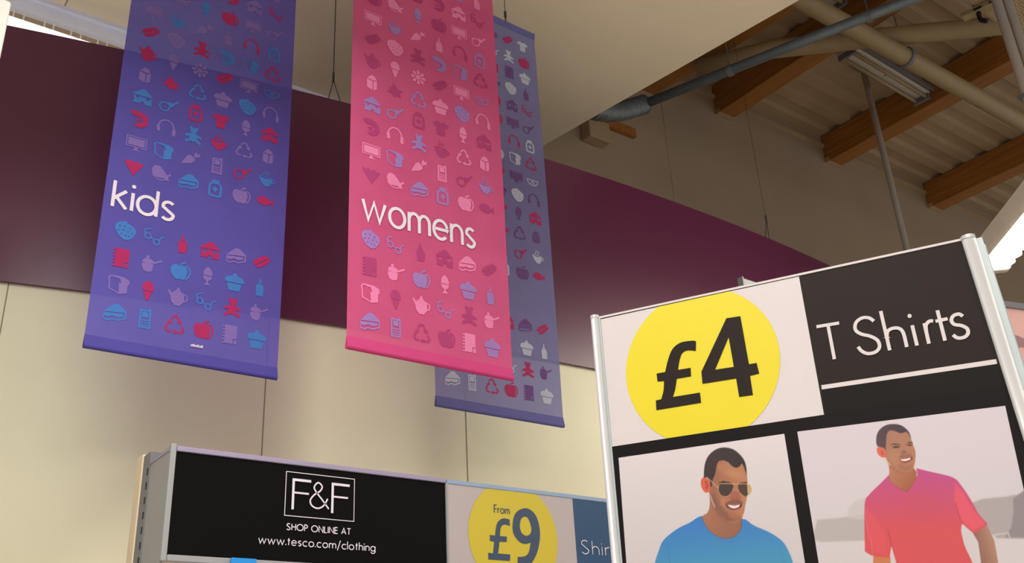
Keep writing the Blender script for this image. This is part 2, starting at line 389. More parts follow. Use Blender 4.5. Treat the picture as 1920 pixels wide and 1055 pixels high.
# poles
def pole(px, top, bot, X, r, label, twin=False):
    e = None; p = PX(*top, X) if X else None
    return p
pt = PZ(1617, 125, 7.70); x, y = pt[0], pt[1]
e = empty('service_pole', (x, y, 0), 'slim pale vertical pole from roof to shop floor behind the T shirt sign', 'pole')
MB().tube([(x, y, 0), (x, y, 7.71)], .030, 16).build('pole_tube', M['pole'], e, smooth=True)
MB().tube([(x, y, 7.68), (x, y, 7.72)], .07, 16).build('ceiling_plate', M['greyd'], e); MB().tube([(x, y, 0), (x, y, .02)], .09, 16).build('base_plate', M['greyd'], e)
pt = PZ(1878, 0, 6.0); x, y = pt[0], pt[1]
e = empty('twin_pole', (x, y, 0), 'pair of pale vertical conduits strapped together at the top right corner', 'pole')
for k in (-1, 1): MB().tube([(x+.033*k, y-.02*k, 0), (x+.033*k, y-.02*k, 7.71)], .032, 14).build('conduit_tube', M['pole'], e, smooth=True)
mb = MB()
for z in (1.2, 3.2, 5.2, 6.9): MB().obox((x-.08, y-.065, z), (.16, 0, 0), (0, .13, 0), (0, 0, .02)).build('strap', M['greyd'], e)
pass
# cable clipped along a beam
pts = [PX(*q, 10.79) for q in ((1799, 149), (1822, 134), (1885, 101), (1925, 80), (1990, 48))]
e = empty('beam_cable', pts[0], 'pale cable clipped along the side of the timber beam, top right', 'cable')
MB().tube(spline(pts, 5), .014, 8).build('cable_run', M['trimw'], e, smooth=True)
for q in pts[1:4]: MB().box(q-np.array([.02, .02, .03]), q+np.array([.02, .02, .03])).build('cable_clip', M['pole'], e)
# perforated cable tray
TZ = 6.7
c0, c1, c2, c3 = PZ(1788, -14, TZ), PZ(1926, 84, TZ), PZ(2080, 10, TZ), PZ(1930, -90, TZ)
e = empty('cable_tray', c0, 'wide perforated cable tray hung below the roof at the top right corner', 'cable tray')
mb = MB(); N1, N2 = 46, 26
for i in range(N1+1):
    t = i/N1; a = c0+(c1-c0)*t; b = c3+(c2-c3)*t; w_ = (c1-c0)/N1*.42; mb.obox(a, b-a, w_, (0, 0, .004))
for j in range(N2+1):
    t = j/N2; a = c0+(c3-c0)*t; b = c1+(c2-c1)*t; w_ = (c3-c0)/N2*.42; mb.obox(a+np.array([0, 0, .001]), b-a, w_, (0, 0, .004))
mb.build('tray_mesh', M['mesh'], e)
MB().obox(c0, c1-c0, (0, 0, .06), (c3-c0)*.01).build('tray_side', M['mesh'], e)
for t in (.25, .8):
    q = c0+(c1-c0)*t; MB().tube([q, (q[0], q[1], 7.72)], .008, 8).build('hanger_rod', M['greyd'], e)
a, b = PZ(1806, 37, TZ-.06), PZ(1905, -10, TZ-.06); dd = b-a; s = np.cross(dd/np.linalg.norm(dd), [0, 0, 1.0])
e = empty('slotted_rail', a, 'slotted pale support rail ending in a dark hook, under the cable tray', 'rail')
bevel(MB().obox(a-s*.04, dd*1.4, s*.08, (0, 0, .04)).build('rail_body', M['tube'], e), .004)
mb = MB(); L = np.linalg.norm(dd)*1.4; u_ = dd/np.linalg.norm(dd)
t = .1
while t < L-.1: mb.obox(a+u_*t+s*.043, u_*.06, s*.004, (0, 0, .02)); t += .12
mb.build('slot', M['dark'], e)
mb = MB(); mb.tube(spline([a+u_*.12, a+u_*.12+np.array([0, 0, -.07]), a+u_*.16+np.array([0, 0, -.11])], 5), .018, 10); mb.build('hook', M['dark'], e, smooth=True)

# ------------------------------------------------------------------ cove light behind the fascia, left
LZ = 1.6+.7435*5.32+.035
e = empty('cove_light', (0, 5.4, LZ-.2), 'bright white strip light glowing behind the left end of the plum fascia', 'strip light')
bevel(MB().box((-1.5, 5.32, LZ-.26), (1.9, 5.40, LZ)).build('diffuser', M['cove'], e), .01)
MB().box((-1.5, 5.40, LZ-.28), (1.9, 5.499, LZ-.02)).build('lamp_tray', M['lampbody'], e)
for xx in (.545, .60, .715, .765, .865, .92, 1.02, 1.075):
    z = LZ
    mb = MB(); mb.tube([(xx, 5.33, z-.01), (xx, 5.33, z+.05)], .0045, 6)
    mb.build('clip', M['clip'], e)

# ------------------------------------------------------------------ lit luminaires of the sales floor
ax = np.array([math.cos(ROW), math.sin(ROW), 0]); sx_ = np.array([ax[1], -ax[0], 0.0])
def luminaire(end, L, label, last=True):
    """end: far lower left corner of the glowing face; runs back along -ax"""
    z = end[2]; e = empty('luminaire', end-ax*L/2+sx_*.16+np.array([0, 0, .05]), label, 'ceiling light')
    W = .155
    def prism(prof, m, name, a0=0.0, a1=L, sm=False):
        vs_ = []; k = len(prof)
        for t in (a0, a1):
            for (q, h) in prof: vs_.append(end-ax*t+sx_*q+np.array([0, 0, h]))
        fs = [(j, (j+1) % k, k+(j+1) % k, k+j) for j in range(k)]+[tuple(range(k-1, -1, -1)), tuple(range(k, 2*k))]
        o = link(name, vs_, fs, m, e); return o
    prism([(-.075, .10), (-.015, -.005), (.0, .0), (.02, .04), (W-.02, .04), (W, 0), (W+.015, -.005), (W+.075, .10), (W-.02, .17), (.02, .17)], M['lampbody'], 'housing')
    # lit face with a scalloped louvre edge
    vs_ = []; fs = []; n = int(L/.11)
    f = MB()
    for i in range(n):
        t0 = L*i/n; t1 = L*(i+1)/n
        sc = [(.022, t0+.002)]+[(.022-.030*math.sin(PI*k/6), t0+(t1-t0)*k/6) for k in range(1, 6)]+[(.022, t1-.002)]
        top = [end-ax*t+sx_*(q+.008)+np.array([0, 0, -.055]) for q, t in sc]+[end-ax*t+sx_*(W-.008-q)+np.array([0, 0, -.055]) for q, t in sc[::-1]]
        k = len(top); up = [p+np.array([0, 0, .075]) for p in top]
        f.add(top+up, [tuple(range(k)), tuple(range(2*k-1, k-1, -1))]+[(j, k+j, k+(j+1) % k, (j+1) % k) for j in range(k)])
    f.build('diffuser', M['glass'], e)
    cap = [(.01, -.075), (W-.01, -.075), (W+.03, .0), (W+.07, .12), (-.07, .12), (-.03, 0)]
    o = prism(cap, M['lampbody'], 'end_cap', -.07, 0.0); bevel(o, .015, 3)
    c = end-ax*.0+sx_*.02+np.array([0, 0, -.085]); MB().tube([c+ax*.01, c+ax*.04], .012, 10).build('screw_cap', M['clip'], e)
    for t in (1.15, L-.15):
        q = end-ax*t+sx_*W/2+np.array([0, 0, .17]); top = SZ if q[0] < ex(q[1]) else 7.72
        MB().tube([q, (q[0], q[1], top)], .0014, 6).build('suspension_wire', M['pole'], e)
    return e
end = PZ(1849, 488, 4.4); _q = PZ(1920, 402, 4.4); ax = (end-_q)/np.linalg.norm(end-_q); sx_ = np.array([ax[1], -ax[0], 0.0])
luminaire(end, 2.4, 'lit white louvred luminaire beside the top of the T shirt sign post')

# ------------------------------------------------------------------ hanging banners
def icons():
    A = arc; D = {}
    c = lambda x, y, r, n=16: A(x, y, r, r, 0, 360, n)[:-1]
    D['apple'] = [('p', spline([(0,.2),(-.16,.27),(-.36,.2),(-.43,-.02),(-.34,-.3),(-.14,-.46),(0,-.42),(.14,-.46),(.26,-.36),(.3,-.2),(.34,.0),(.28,.18),(.1,.26),(0,.2)],4)),
                  ('s', spline([(.22,.26),(.38,.2),(.46,-.02),(.38,-.28),(.26,-.42)],5), .07), ('p', [(.02,.28),(.08,.42),(.26,.48),(.2,.36)]), ('s', [(0,.2),(.02,.36)], .05)]
    D['muffin'] = [('p', spline([(-.46,.0),(-.44,.16),(-.3,.26),(-.14,.3),(-.08,.4),(0,.46),(.08,.4),(.14,.3),(.3,.26),(.45,.14),(.46,0),(.36,-.04),(-.36,-.04),(-.46,0)],3)),
                   ('p', [(-.36,-.09),(.36,-.09),(.26,-.46),(-.26,-.46)])]
    D['cake'] = [('p', [(-.46,0),(-.1,.38),(.1,.42),(.46,.14),(.44,.06),(-.46,-.02)]), ('p', [(-.46,-.07),(.34,.0),(.34,-.14),(.1,-.2),(-.1,-.16),(-.3,-.24),(-.46,-.2)]),
                 ('s', [(.44,.1),(.43,-.2),(.1,-.34),(-.1,-.3),(-.28,-.4),(-.46,-.36)], .07), ('s', [(-.46,-.36),(-.46,-.02)], .04)]
    D['phone'] = [('s', [(-.21,-.44),(-.21,.36),(.21,.36),(.21,-.44)], .08, 1), ('p', [(-.13,.3),(.13,.3),(.13,.04),(-.13,.04)]), ('p', [(.14,.36),(.22,.36),(.22,.48),(.14,.48)])]
    for i in range(3):
        for j in range(3): D['phone'].append(('p', [(-.14+.1*i,-.06-.12*j),(-.06+.1*i,-.06-.12*j),(-.06+.1*i,-.14-.12*j),(-.14+.1*i,-.14-.12*j)]))
    D['recycle'] = [('s', [(-.18,.22),(-.06,.38),(.08,.38),(.2,.14)], .09), ('p', [(.08,.1),(.3,.2),(.28,-.02)]), ('s', [(.3,-.08),(.4,-.24),(.3,-.38),(.04,-.38)], .09), ('p', [(.06,-.26),(.06,-.5),(-.1,-.38)]),
                    ('s', [(-.16,-.38),(-.34,-.36),(-.4,-.22),(-.26,.06)], .09), ('p', [(-.36,.06),(-.12,.0),(-.18,.2)])]
    D['notebook'] = [('p', [(-.28,.44),(.3,.44),(.3,-.2),(.12,-.2),(.12,-.46),(-.28,-.46)]), ('p', [(.17,-.25),(.3,-.25),(.3,-.46),(.17,-.46)])]+[('s', [(-.4,.36-.16*k),(-.26,.36-.16*k)], .06) for k in range(6)]
    D['bread'] = [('s', [(.0,.3),(-.34,.36),(-.44,.26),(-.4,.08),(-.38,-.26),(.04,-.42)], .06), ('p', [(.04,-.46),(.0,.08),(.1,.06),(.02,.3),(-.3,.4),(.2,.38),(.42,.28),(.46,.1),(.38,.0),(.38,-.36)])]
    D['icecream'] = [('p', spline([(-.2,-.02),(-.26,.12),(-.2,.32),(-.05,.44),(.1,.42),(.22,.28),(.26,.1),(.2,-.02),(-.2,-.02)],4)), ('p', [(-.19,-.07),(.19,-.07),(.04,-.48),(-.04,-.48)])]
    D['teapot'] = [('p', spline([(-.22,.2),(-.3,-.02),(-.28,-.26),(-.14,-.4),(.14,-.4),(.28,-.26),(.3,-.02),(.22,.2),(-.22,.2)],4)), ('p', [(-.16,.22),(.16,.22),(.06,.34),(-.06,.34)]), ('p', c(0,.38,.06)),
                   ('p', [(-.26,-.16),(-.46,.2),(-.4,.28),(-.24,.06)]), ('s', A(.3,-.04,.14,.17,100,-100,10), .06), ('p', [(-.14,-.4),(.14,-.4),(.16,-.46),(-.16,-.46)])]
    D['glasses'] = [('s', c(-.26,-.0,.14), .06, 1), ('s', c(.14,-.22,.14), .06, 1), ('s', [(-.13,-.04),(.0,-.12)], .06), ('s', spline([(-.38,.08),(-.4,.3),(-.14,.4)],4), .06), ('s', spline([(.24,-.12),(.34,.06),(.48,.1)],4), .06)]
    D['bear'] = [('p', c(0,.26,.17)), ('p', c(-.15,.4,.075)), ('p', c(.15,.4,.075)), ('p', A(0,-.1,.2,.26,0,360,18)[:-1]), ('p', [(-.16,.08),(-.4,-.02),(-.4,-.14),(-.14,-.08)]), ('p', [(.16,.08),(.4,-.02),(.4,-.14),(.14,-.08)]),
                 ('p', [(-.16,-.2),(-.42,-.36),(-.34,-.48),(-.06,-.32)]), ('p', [(.16,-.2),(.42,-.36),(.34,-.48),(.06,-.32)])]
    D['saucepan'] = [('p', [(-.4,-.02),(.12,.02),(.08,-.34),(-.1,-.42),(-.28,-.38),(-.38,-.2)]), ('p', spline([(-.4,.03),(-.32,.2),(-.14,.26),(.06,.2),(.14,.07),(-.14,.0),(-.4,.03)],3)), ('p', c(-.16,.33,.07)), ('p', [(.1,.1),(.46,.3),(.48,.2),(.12,.02)])]
    D['eggcup'] = [('p', spline([(-.2,.04),(-.18,.26),(-.06,.44),(.06,.44),(.18,.26),(.2,.04),(-.2,.04)],4)), ('p', [(-.23,-.0),(.23,-.0),(.16,-.18),(.04,-.24),(.05,-.34),(.16,-.46),(-.16,-.46),(-.05,-.34),(-.04,-.24),(-.16,-.18)])]
    D['bottle'] = [('p', [(-.17,-.46),(-.2,.0),(-.14,.16),(.14,.16),(.18,.0),(.18,-.46)]), ('p', [(-.1,.19),(.1,.19),(.03,.3),(.03,.46),(-.04,.46),(-.04,.3)])]+[('s', [(.12,-.02-.1*k),(.24,-.02-.1*k)], .04) for k in range(4)]
    D['strawberry'] = [('p', spline([(-.04,.4),(-.3,.38),(-.45,.2),(-.42,-.04),(-.28,-.26),(-.1,-.42),(.06,-.46),(.28,-.36),(.44,-.1),(.44,.14),(.26,.3),(-.04,.4)],4), [c(x, y, .035, 6) for x, y in ((-.26,.18),(-.04,.2),(.2,.14),(-.3,-.04),(-.1,.0),(.12,-.04),(.3,-.08),(-.16,-.2),(.04,-.24),(.2,-.26))]), ('p', [(-.3,.4),(-.1,.42),(.0,.5),(.06,.38),(.24,.34),(.04,.32)])]
    D['cheese'] = [('p', [(-.44,.1),(.0,.44),(.1,.44),(.46,.12),(.46,.05),(-.44,.03)]), ('p', [(-.44,-.02),(-.3,-.02),(-.26,-.16),(-.14,-.1),(-.1,-.02),(.16,-.02),(.2,-.14),(.34,-.14),(.38,-.02),(.46,-.02),(.46,-.42),(.14,-.42),(.1,-.28),(-.04,-.28),(-.08,-.42),(-.44,-.42),(-.36,-.24)])]
    D['hotdog'] = [('p', spline([(-.44,-.24),(-.36,.0),(-.1,.2),(.2,.36),(.3,.28),(.1,.08),(-.2,-.1),(-.44,-.24)],4)), ('p', spline([(-.34,-.3),(-.1,-.34),(.2,-.14),(.42,.1),(.42,.24),(.3,.18),(0,-.06),(-.34,-.3)],4)), ('s', [(-.3,-.2),(.36,.3)], .05)]
    D['pizza'] = [('p', [(-.48,.3),(-.3,.24),(-.12,.34),(0,.24),(.16,.34),(.3,.22),(.48,.24),(.02,-.46)])]
    D['chicken'] = [('p', spline([(-.44,.16),(-.34,.38),(-.1,.42),(.1,.24),(.24,.06),(.2,-.14),(-.1,-.2),(-.36,-.1),(-.44,.16)],4)), ('p', [(.18,.06),(.34,.04),(.42,.16),(.48,.04),(.34,-.06),(.4,-.28),(.22,-.26),(.1,-.12)]), ('s', spline([(-.4,-.1),(-.1,-.3),(.2,-.26)],5), .06)]
    D['jar'] = [('p', [(-.18,.46),(.18,.46),(.18,.34),(-.18,.34)]), ('s', [(-.16,.28),(-.28,.16),(-.28,-.36),(-.2,-.42),(.2,-.42),(.28,-.36),(.28,.16),(.16,.28)], .11, 1), ('p', [(-.14,.0),(-.05,.0),(-.05,.09),(.05,.09),(.05,.0),(.14,0),(.14,-.1),(.05,-.1),(.05,-.2),(-.05,-.2),(-.05,-.1),(-.14,-.1)])]
    D['fish'] = [('p', spline([(-.46,.0),(-.3,.2),(-.02,.26),(.2,.12),(.28,.0),(.2,-.14),(-.04,-.24),(-.3,-.16),(-.46,0)],4)), ('p', [(.22,.0),(.46,.2),(.4,.0),(.46,-.22)])]
    D['monitor'] = [('s', [(-.45,.32),(.45,.32),(.45,-.22),(-.45,-.22)], .05, 1), ('p', [(-.38,.25),(.38,.25),(.38,-.15),(-.38,-.15)]), ('p', [(-.06,-.26),(.06,-.26),(.08,-.36),(.2,-.42),(-.2,-.42),(-.08,-.36)])]
    D['carrot'] = [('p', [(-.46,-.4),(-.2,.1),(-.04,.2),(.16,.06),(.18,-.1),(.02,-.26)]), ('p', [(.12,.18),(.16,.36),(.24,.42),(.26,.3),(.44,.38),(.38,.26),(.46,.16),(.3,.16),(.2,.08)])]
    D['wine'] = [('s', spline([(-.1,.08),(-.36,.02),(-.42,-.22),(-.24,-.4),(-.02,-.32),(.06,-.1),(.12,.02)],5), .08), ('p', [(-.14,.06),(.04,.16),(.2,.14),(.42,.36),(.48,.28),(.26,.06),(.22,-.06),(.08,-.1)])]
    D['cup'] = [('p', spline([(-.42,.06),(-.3,-.22),(-.1,-.42),(.1,-.42),(.26,-.2),(.3,.04),(-.06,.0),(-.42,.06)],4)), ('s', A(.3,-.08,.13,.1,90,-110,8), .05), ('s', [(-.42,.1),(.3,.09)], .04), ('s', spline([(-.12,.16),(-.2,.26),(-.04,.34),(-.14,.46)],4), .045), ('s', spline([(.06,.14),(0,.24),(.12,.32),(.06,.42)],4), .045)]
    D['shrimp'] = [('p', spline([(-.46,.34),(-.2,.44),(.2,.36),(.4,.12),(.38,-.2),(.16,-.42),(-.14,-.42),(-.2,-.3),(.0,-.24),(.16,-.1),(.14,.06),(-.06,.14),(-.3,.16),(-.46,.34)],4)), ('s', [(-.2,-.06),(.06,.0)], .05), ('s', [(-.16,-.16),(.06,-.1)], .05)]
    D['headphones'] = [('s', A(0,.0,.36,.4,180,0,16), .08), ('p', [(-.46,.02),(-.3,.02),(-.26,-.3),(-.42,-.3)]), ('p', [(.46,.0),(.3,.0),(.28,-.3),(.36,-.42),(.46,-.36)])]
    D['carton'] = [('p', [(-.28,.14),(.02,.08),(.02,-.44),(-.28,-.34)]), ('p', [(.07,.08),(.26,.16),(.26,-.32),(.07,-.44)]), ('p', [(-.26,.19),(-.06,.42),(.12,.4),(.26,.2),(.04,.13)])]
    D['tshirt'] = [('p', [(-.16,.36),(-.46,.2),(-.36,.0),(-.22,.08),(-.24,-.44),(.22,-.44),(.22,.08),(.36,.02),(.46,.2),(.16,.36),(.0,.26)])]
    D['splat'] = [('p', [(-.1,.44),(.08,.24),(.16,.1),(.42,.12),(.28,-.08),(.34,-.36),(.12,-.24),(-.04,-.4),(-.16,-.2),(-.44,-.2),(-.26,.0),(-.34,.16),(-.14,.16)])]
    D['flower'] = [('p', c(0,0,.13))]+[('p', [(.15*math.cos(q)-.03*math.sin(q),.15*math.sin(q)+.03*math.cos(q)),(.34*math.cos(q)-.1*math.sin(q),.34*math.sin(q)+.1*math.cos(q)),(.44*math.cos(q),.44*math.sin(q)),(.34*math.cos(q)+.1*math.sin(q),.34*math.sin(q)-.1*math.cos(q)),(.15*math.cos(q)+.03*math.sin(q),.15*math.sin(q)-.03*math.cos(q))]) for q in [k*PI/4 for k in range(8)]]
    D['melon'] = [('s', [(-.44,.1)]+A(0,.1,.42,.38,180,360,14), .06, 1), ('s', [(0,.06),(-.2,-.2)], .04), ('s', [(0,.06),(.0,-.26)], .04), ('s', [(0,.06),(.2,-.2)], .04)]
    return D
ICON = icons()
GRID = [
 (.132, 'cake B,phone B,recycle R,apple R,notebook L,muffin B'), (.249, 'bread L,icecream R,teapot L,glasses B,bear R,saucepan L'),
 (.362, 'notebook R,saucepan L,apple B,eggcup L,muffin B,bottle B'), (.480, 'strawberry B,glasses B,bottle R,cheese R,cake L,hotdog R'),
 (.770, 'pizza R,chicken L,cake B,jar B,apple L,fish R'), (.882, 'monitor L,bread B,carrot L,phone L,wine R,cup B'),
 (.997, 'shrimp R,headphones L,bear B,cup R,recycle L,carton L'), (1.110, 'cheese B,wine B,jar R,tshirt R,eggcup L,cheese R'),
 (1.220, 'carton L,splat R,recycle B,muffin L,strawberry B,headphones L'), (1.333, 'teapot R,icecream L,flower L,hotdog R,monitor L,melon B'),
 (1.445, 'hotdog R,strawberry L,bear R,shrimp B,bread B,recycle R'), (1.556, 'monitor L,cup B,carrot L,bottle L,headphones R,jar B'),
 (1.671, 'apple R,chicken L,eggcup B,apple R,monitor L,wine L'), (1.787, 'tshirt R,flower R,muffin R,shrimp R,cheese L,glasses R'),
 (1.900, 'bottle L,melon B,jar R,fish L,strawberry B,bottle L'), (2.010, 'cake R,carton L,hotdog R,jar R,notebook L,muffin B'),
 (2.120, 'muffin L,apple R,bear L,glasses B,bear B,apple R'), (2.235, 'phone R,cup L,monitor R,teapot L,hotdog R,tshirt B')]
UC = (.096, .206, .321, .432, .544, .653)
def banner(X0, Y, Z0, H, cloth, hem, cols, voff, vsc, label, word=None, wu=None, wires=(.15, .60), wire_top=SZ):
    W = .75; e = empty('hanging_banner', (X0+W/2, Y, Z0), label, 'banner', None)
    nx, nz = 10, 60
    def fr0(u, v, dy=0.0):
        return np.array([X0+u, Y+.006*math.sin(u*5+1)*math.sin(v*1.7)+dy, Z0+v])
    vs_ = []; fs = []
    for j in range(nz+1):
        for i in range(nx+1): vs_.append(fr0(W*i/nx, .055+(H-.10)*j/nz))
    for j in range(nz):
        for i in range(nx): q = j*(nx+1)+i; fs.append((q, q+1, q+nx+2, q+nx+1))
    link('banner_cloth', vs_, fs, cloth, e, smooth=True)
    # folded pockets holding the bars at foot and head
    for nm, za, zb, cz in (('bottom_hem', 0.0, .058, .016), ('top_hem', H-.05, H, H-.014)):
        mb = MB(); prof = []
        r_ = .011
        for k in range(9): a = PI*(k/8) + (PI if nm == 'bottom_hem' else 0); prof.append((r_*math.cos(a), cz+r_*math.sin(a)))
        oth = zb if nm == 'bottom_hem' else za
        prof += [(.0012, oth), (-.0012, oth)] if nm == 'bottom_hem' else [(-.0012, oth), (.0012, oth)]
        k = len(prof); n = 10; vs_ = []; fs = []
        for i in range(n+1):
            for (yy, zz) in prof: vs_.append(fr0(W*i/n, zz, yy))
        for i in range(n):
            for j in range(k): fs.append((i*k+j, i*k+(j+1) % k, (i+1)*k+(j+1) % k, (i+1)*k+j))
        fs += [tuple(range(k-1, -1, -1)), tuple(range(n*k, n*k+k))]
        link(nm, vs_, fs, hem, e, smooth=False)
    fl = Flat(lambda u, v: fr0(u, v, -.0022)); S = .087
    for v, row in GRID:
        for u, it in zip(UC, row.split(',')):
            nm, cc = it.split(' '); fl.mb.m = 'LRB'.index(cc); vv = voff+v*vsc
            if vv > H-.07: continue
            for el in ICON[nm]:
                if el[0] == 'p': fl.poly([(u+a*S, vv+b*S) for a, b in el[1]], [[(u+a*S, vv+b*S) for a, b in h] for h in (el[2] if len(el) > 2 else ())])
                else: fl.stroke([(u+a*S, vv+b*S) for a, b in el[1]], el[2]*S, closed=len(el) > 3)
    fl.build('icon_print', cols[0], e, mats=cols)
    if word:
        f2 = Flat(lambda u, v: fr0(u, v, -.004)); text(f2, word, wu[0], wu[1], wu[2], wu[3], wu[4], gap=wu[5]); tag(f2.build('lettering', M['letterw'], e), 'white lower case lettering')
    for u in wires:
        q = fr0(u, H); MB().tube([q-np.array([0, 0, .012]), q+np.array([0, 0, .03]), ], .004, 8).build('eyelet', M['wire'], e)
        MB().tube([q+np.array([0, 0, .03]), q+np.array([0, 0, .07])], .008, 8).build('clamp', M['wire'], e)
        MB().tube([q+np.array([0, 0, .06]), (q[0], q[1], wire_top)], .0022, 6).build('suspension_wire', M['wire'], e)
    return e
def cprint(name, rgb): return cloth_mat(name, rgb, see=.13, trans=.25)
ck = cloth_mat('violet_cloth', (108, 100, 198), .19); hk = cloth_mat('violet_hem', (98, 90, 180), .03)
cw = cloth_mat('pink_cloth', (226, 98, 146), .12); hw = cloth_mat('pink_hem', (220, 82, 144), .02)
ct = cloth_mat('slate_blue_cloth', (138, 138, 192), .20); ht = cloth_mat('slate_blue_hem', (122, 122, 184), .03)
kb = banner(.796, 3.60, 2.976, 2.47, ck, hk, [cprint('lilac_ink', (148, 124, 196)), cprint('crimson_ink', (196, 54, 110)), cprint('sky_ink', (80, 140, 214))], .032, 1.0,
       'violet blue hanging banner reading kids with small icons', 'kids', (.028, .280, .603, .080, .0135, .26))
mk = Flat(lambda u, v: np.array([.796+u, 3.594, 2.976+v]))
for i in range(9): mk.poly([(.388+i*.0055, .083), (.392+i*.0055, .083), (.392+i*.0055, .090+.002*(i % 3)), (.388+i*.0055, .090+.002*(i % 3))])
tag(mk.build('small_mark', M['letterw'], kb), 'tiny white printed mark')
banner(1.567, 3.04, 2.925, 2.53, cw, hw, [cprint('pale_pink_ink', (246, 150, 196)), cprint('plum_ink', (188, 76, 132)), cprint('lavender_ink', (172, 140, 208))], 0.0, 1.0,
       'bright pink hanging banner reading womens, nearest of the three', 'womens', (.052, .590, .562, .086, .014, .26))
banner(2.349, 3.67, 3.006, 2.45, ct, ht, [cprint('dim_mauve_ink', (124, 86, 150)), cprint('rose_ink', (196, 60, 110)), cprint('white_ink', (206, 212, 226))], .020, 1.026,
       'slate blue hanging banner partly hidden behind the pink one', wires=(.23, .54))
# wires carrying the fascia
def fascia_wire(px0, knot, foot_a, foot_b, label):
    yy = cy(PY(*knot, 4.15)[0])
    k = PY(*knot, yy); a = PY(*foot_a, yy); b = PY(*foot_b, yy); a[2] = FT-.01; b[2] = FT-.01
    e = empty('fascia_wire', k, label, 'wire', 'steel wires holding up the plum fascia')
    MB().tube([k, (k[0], k[1], SZ if k[0] < ex(k[1]) else 7.72)], .0032 if k[0] < 4 else .0016, 6).build('drop_wire', M['wire'], e)
    mb = MB(); mb.tube([k, a], .0028, 6); mb.tube([k, b], .0028, 6); mb.build('bridle', M['wire'], e)
    MB().tube([k-np.array([0, 0, .015]), k+np.array([0, 0, .05])], .007, 8).build('crimp', M['wire'], e)
    for q in (a, b): MB().tube([q-np.array([0, 0, .02]), q+np.array([0, 0, .012])], .006, 8).build('hook', M['wire'], e)
fascia_wire(None, (625, 150), (615, 185), (641, 190), 'thin steel wire with a forked end, between the violet and pink banners')
fascia_wire(None, (1437, 415), (1434, 446), (1443, 450), 'thin steel wire at the right end of the plum fascia')

# ------------------------------------------------------------------ gondola with lit headers
HY = 3.2; U0 = .325*HY; ZT = 1.6+.2905*HY; ZB = 1.6+.186*HY
XS = (U0, 2.09, 3.10, 4.11)
def gond_frame():
    e = empty('wall_shelving', (2.5, 3.45, 0), 'grey slotted wall shelving frame carrying the header signs', 'shelving')
    for k, x in enumerate(XS):
        xx = x-.005 if k == 0 else x
        MB().box((xx-.012, 3.42, 0), (xx+.028, 3.49, ZT+.05)).build('upright', M['greyd'], e)
        mb = MB(); z = .1
        while z < ZT+.02: mb.box((xx-.0135, 3.428, z), (xx+.004, 3.436, z+.024)); mb.box((xx+.002, 3.4185, z), (xx+.012, 3.4205, z+.024)); z += .05
        tag(mb.build('slot_row', M['dark'], e))
    bevel(MB().box((U0-.02, 3.495, 0), (U0+.03, 3.565, ZT+.06)).build('end_post', M['beige'], e), .006)
    MB().box((U0+.03, 3.495, 0), (XS[-1]+.03, 3.515, 2.46)).build('back_panel', M['beige'], e)
    bevel(MB().box((U0, 2.95, .0), (XS[-1]+.02, 3.42, .16)).build('base_shelf', M['grey'], e), .005)
    for z in (.9, 1.6): MB().box((U0, 3.02, z), (XS[-1]+.02, 3.418, z+.03)).build('shelf', M['grey'], e)
gond_frame()
def header(x0, x1, rail, label, zt=ZT, end_panel=True):
    e = empty('header_sign', ((x0+x1)/2, HY, ZB), label, 'sign', None)
    rt_ = .016
    mb = MB(); mb.box((x0, HY-.004, zt-.002), (x1, HY+.012, zt+rt_)); bevel(mb.build('top_rail', rail, e), .003)
    mb = MB(); mb.box((x0, HY-.004, ZB-.020), (x1, HY+.012, ZB+.001)); bevel(mb.build('bottom_rail', M['grey'], e), .003)
    if end_panel:
        mb = MB(); mb.box((x0-.020, HY-.004, ZB-.020), (x0-.001, HY+.014, zt+rt_+.006)); bevel(mb.build('corner_post', M['grey'], e), .003)
        mb = MB(); mb.box((x0-.014, HY+.014, ZB-.030), (x0-.010, 3.418, zt+.006)); mb.build('side_panel', M['grey'], e)
        mb = MB(); mb.box((x0-.016, HY+.014, zt+.004), (x0-.004, 3.418, zt+.016)); mb.build('side_rail', M['lilacrail'], e)
    MB().box((x0+.002, HY+.002, ZB), (x1-.002, HY+.008, zt-.001)).build('sign_board', M['black'], e)
    return e
FR = lambda dy: (lambda u, v: np.array([u, HY+dy, v]))
def on(px, py): p = PY(px, py, HY); return p[0], p[2]
h1 = header(XS[0], XS[1]-.004, M['lilacrail'], 'long black header sign with white clothing logo and web address')
bx = [on(537.4, 883.3), on(665, 898.5), on(662.4, 977.6), on(532.6, 965.3)]
xl, xr = (bx[0][0]+bx[3][0])/2, (bx[1][0]+bx[2][0])/2; zt_, zb_ = (bx[0][1]+bx[1][1])/2, (bx[2][1]+bx[3][1])/2
f = Flat(FR(-.0015)); f.stroke([(xl, zb_), (xr, zb_), (xr, zt_), (xl, zt_)], .0026, closed=True)
def C8(x, y): return on(200+x/3.097, 800+y/3.097)
a = C8(1072, 478); b = C8(1078, 300); c2 = C8(1190, 310); c3 = C8(1175, 385); cap = b[1]-a[1]; 
f.stroke([(a[0]+.004, a[1]), (a[0]+.004, b[1]-.003), (c2[0]-.002, b[1]-.003)], .009); f.stroke([(a[0]+.004, a[1]+cap*.55), (c3[0]-.001, a[1]+cap*.55)], .0065)
a2 = C8(1302, 500); r2 = C8(1410, 345)
f.stroke([(a2[0]+.004, a2[1]), (a2[0]+.004, a2[1]+cap-.003), (r2[0], a2[1]+cap-.003)], .009); f.stroke([(a2[0]+.004, a2[1]+cap*.55), (r2[0]-.006, a2[1]+cap*.55)], .0065)
am = C8(1176, 468); ar = C8(1290, 478); kx = (ar[0]-am[0])/1.22; kz = (cap*.86)/1.6
f.stroke([(am[0]+p[0]*kx, am[1]+p[1]*kz+.001) for p in glyph('&')[1][0]], .0055)
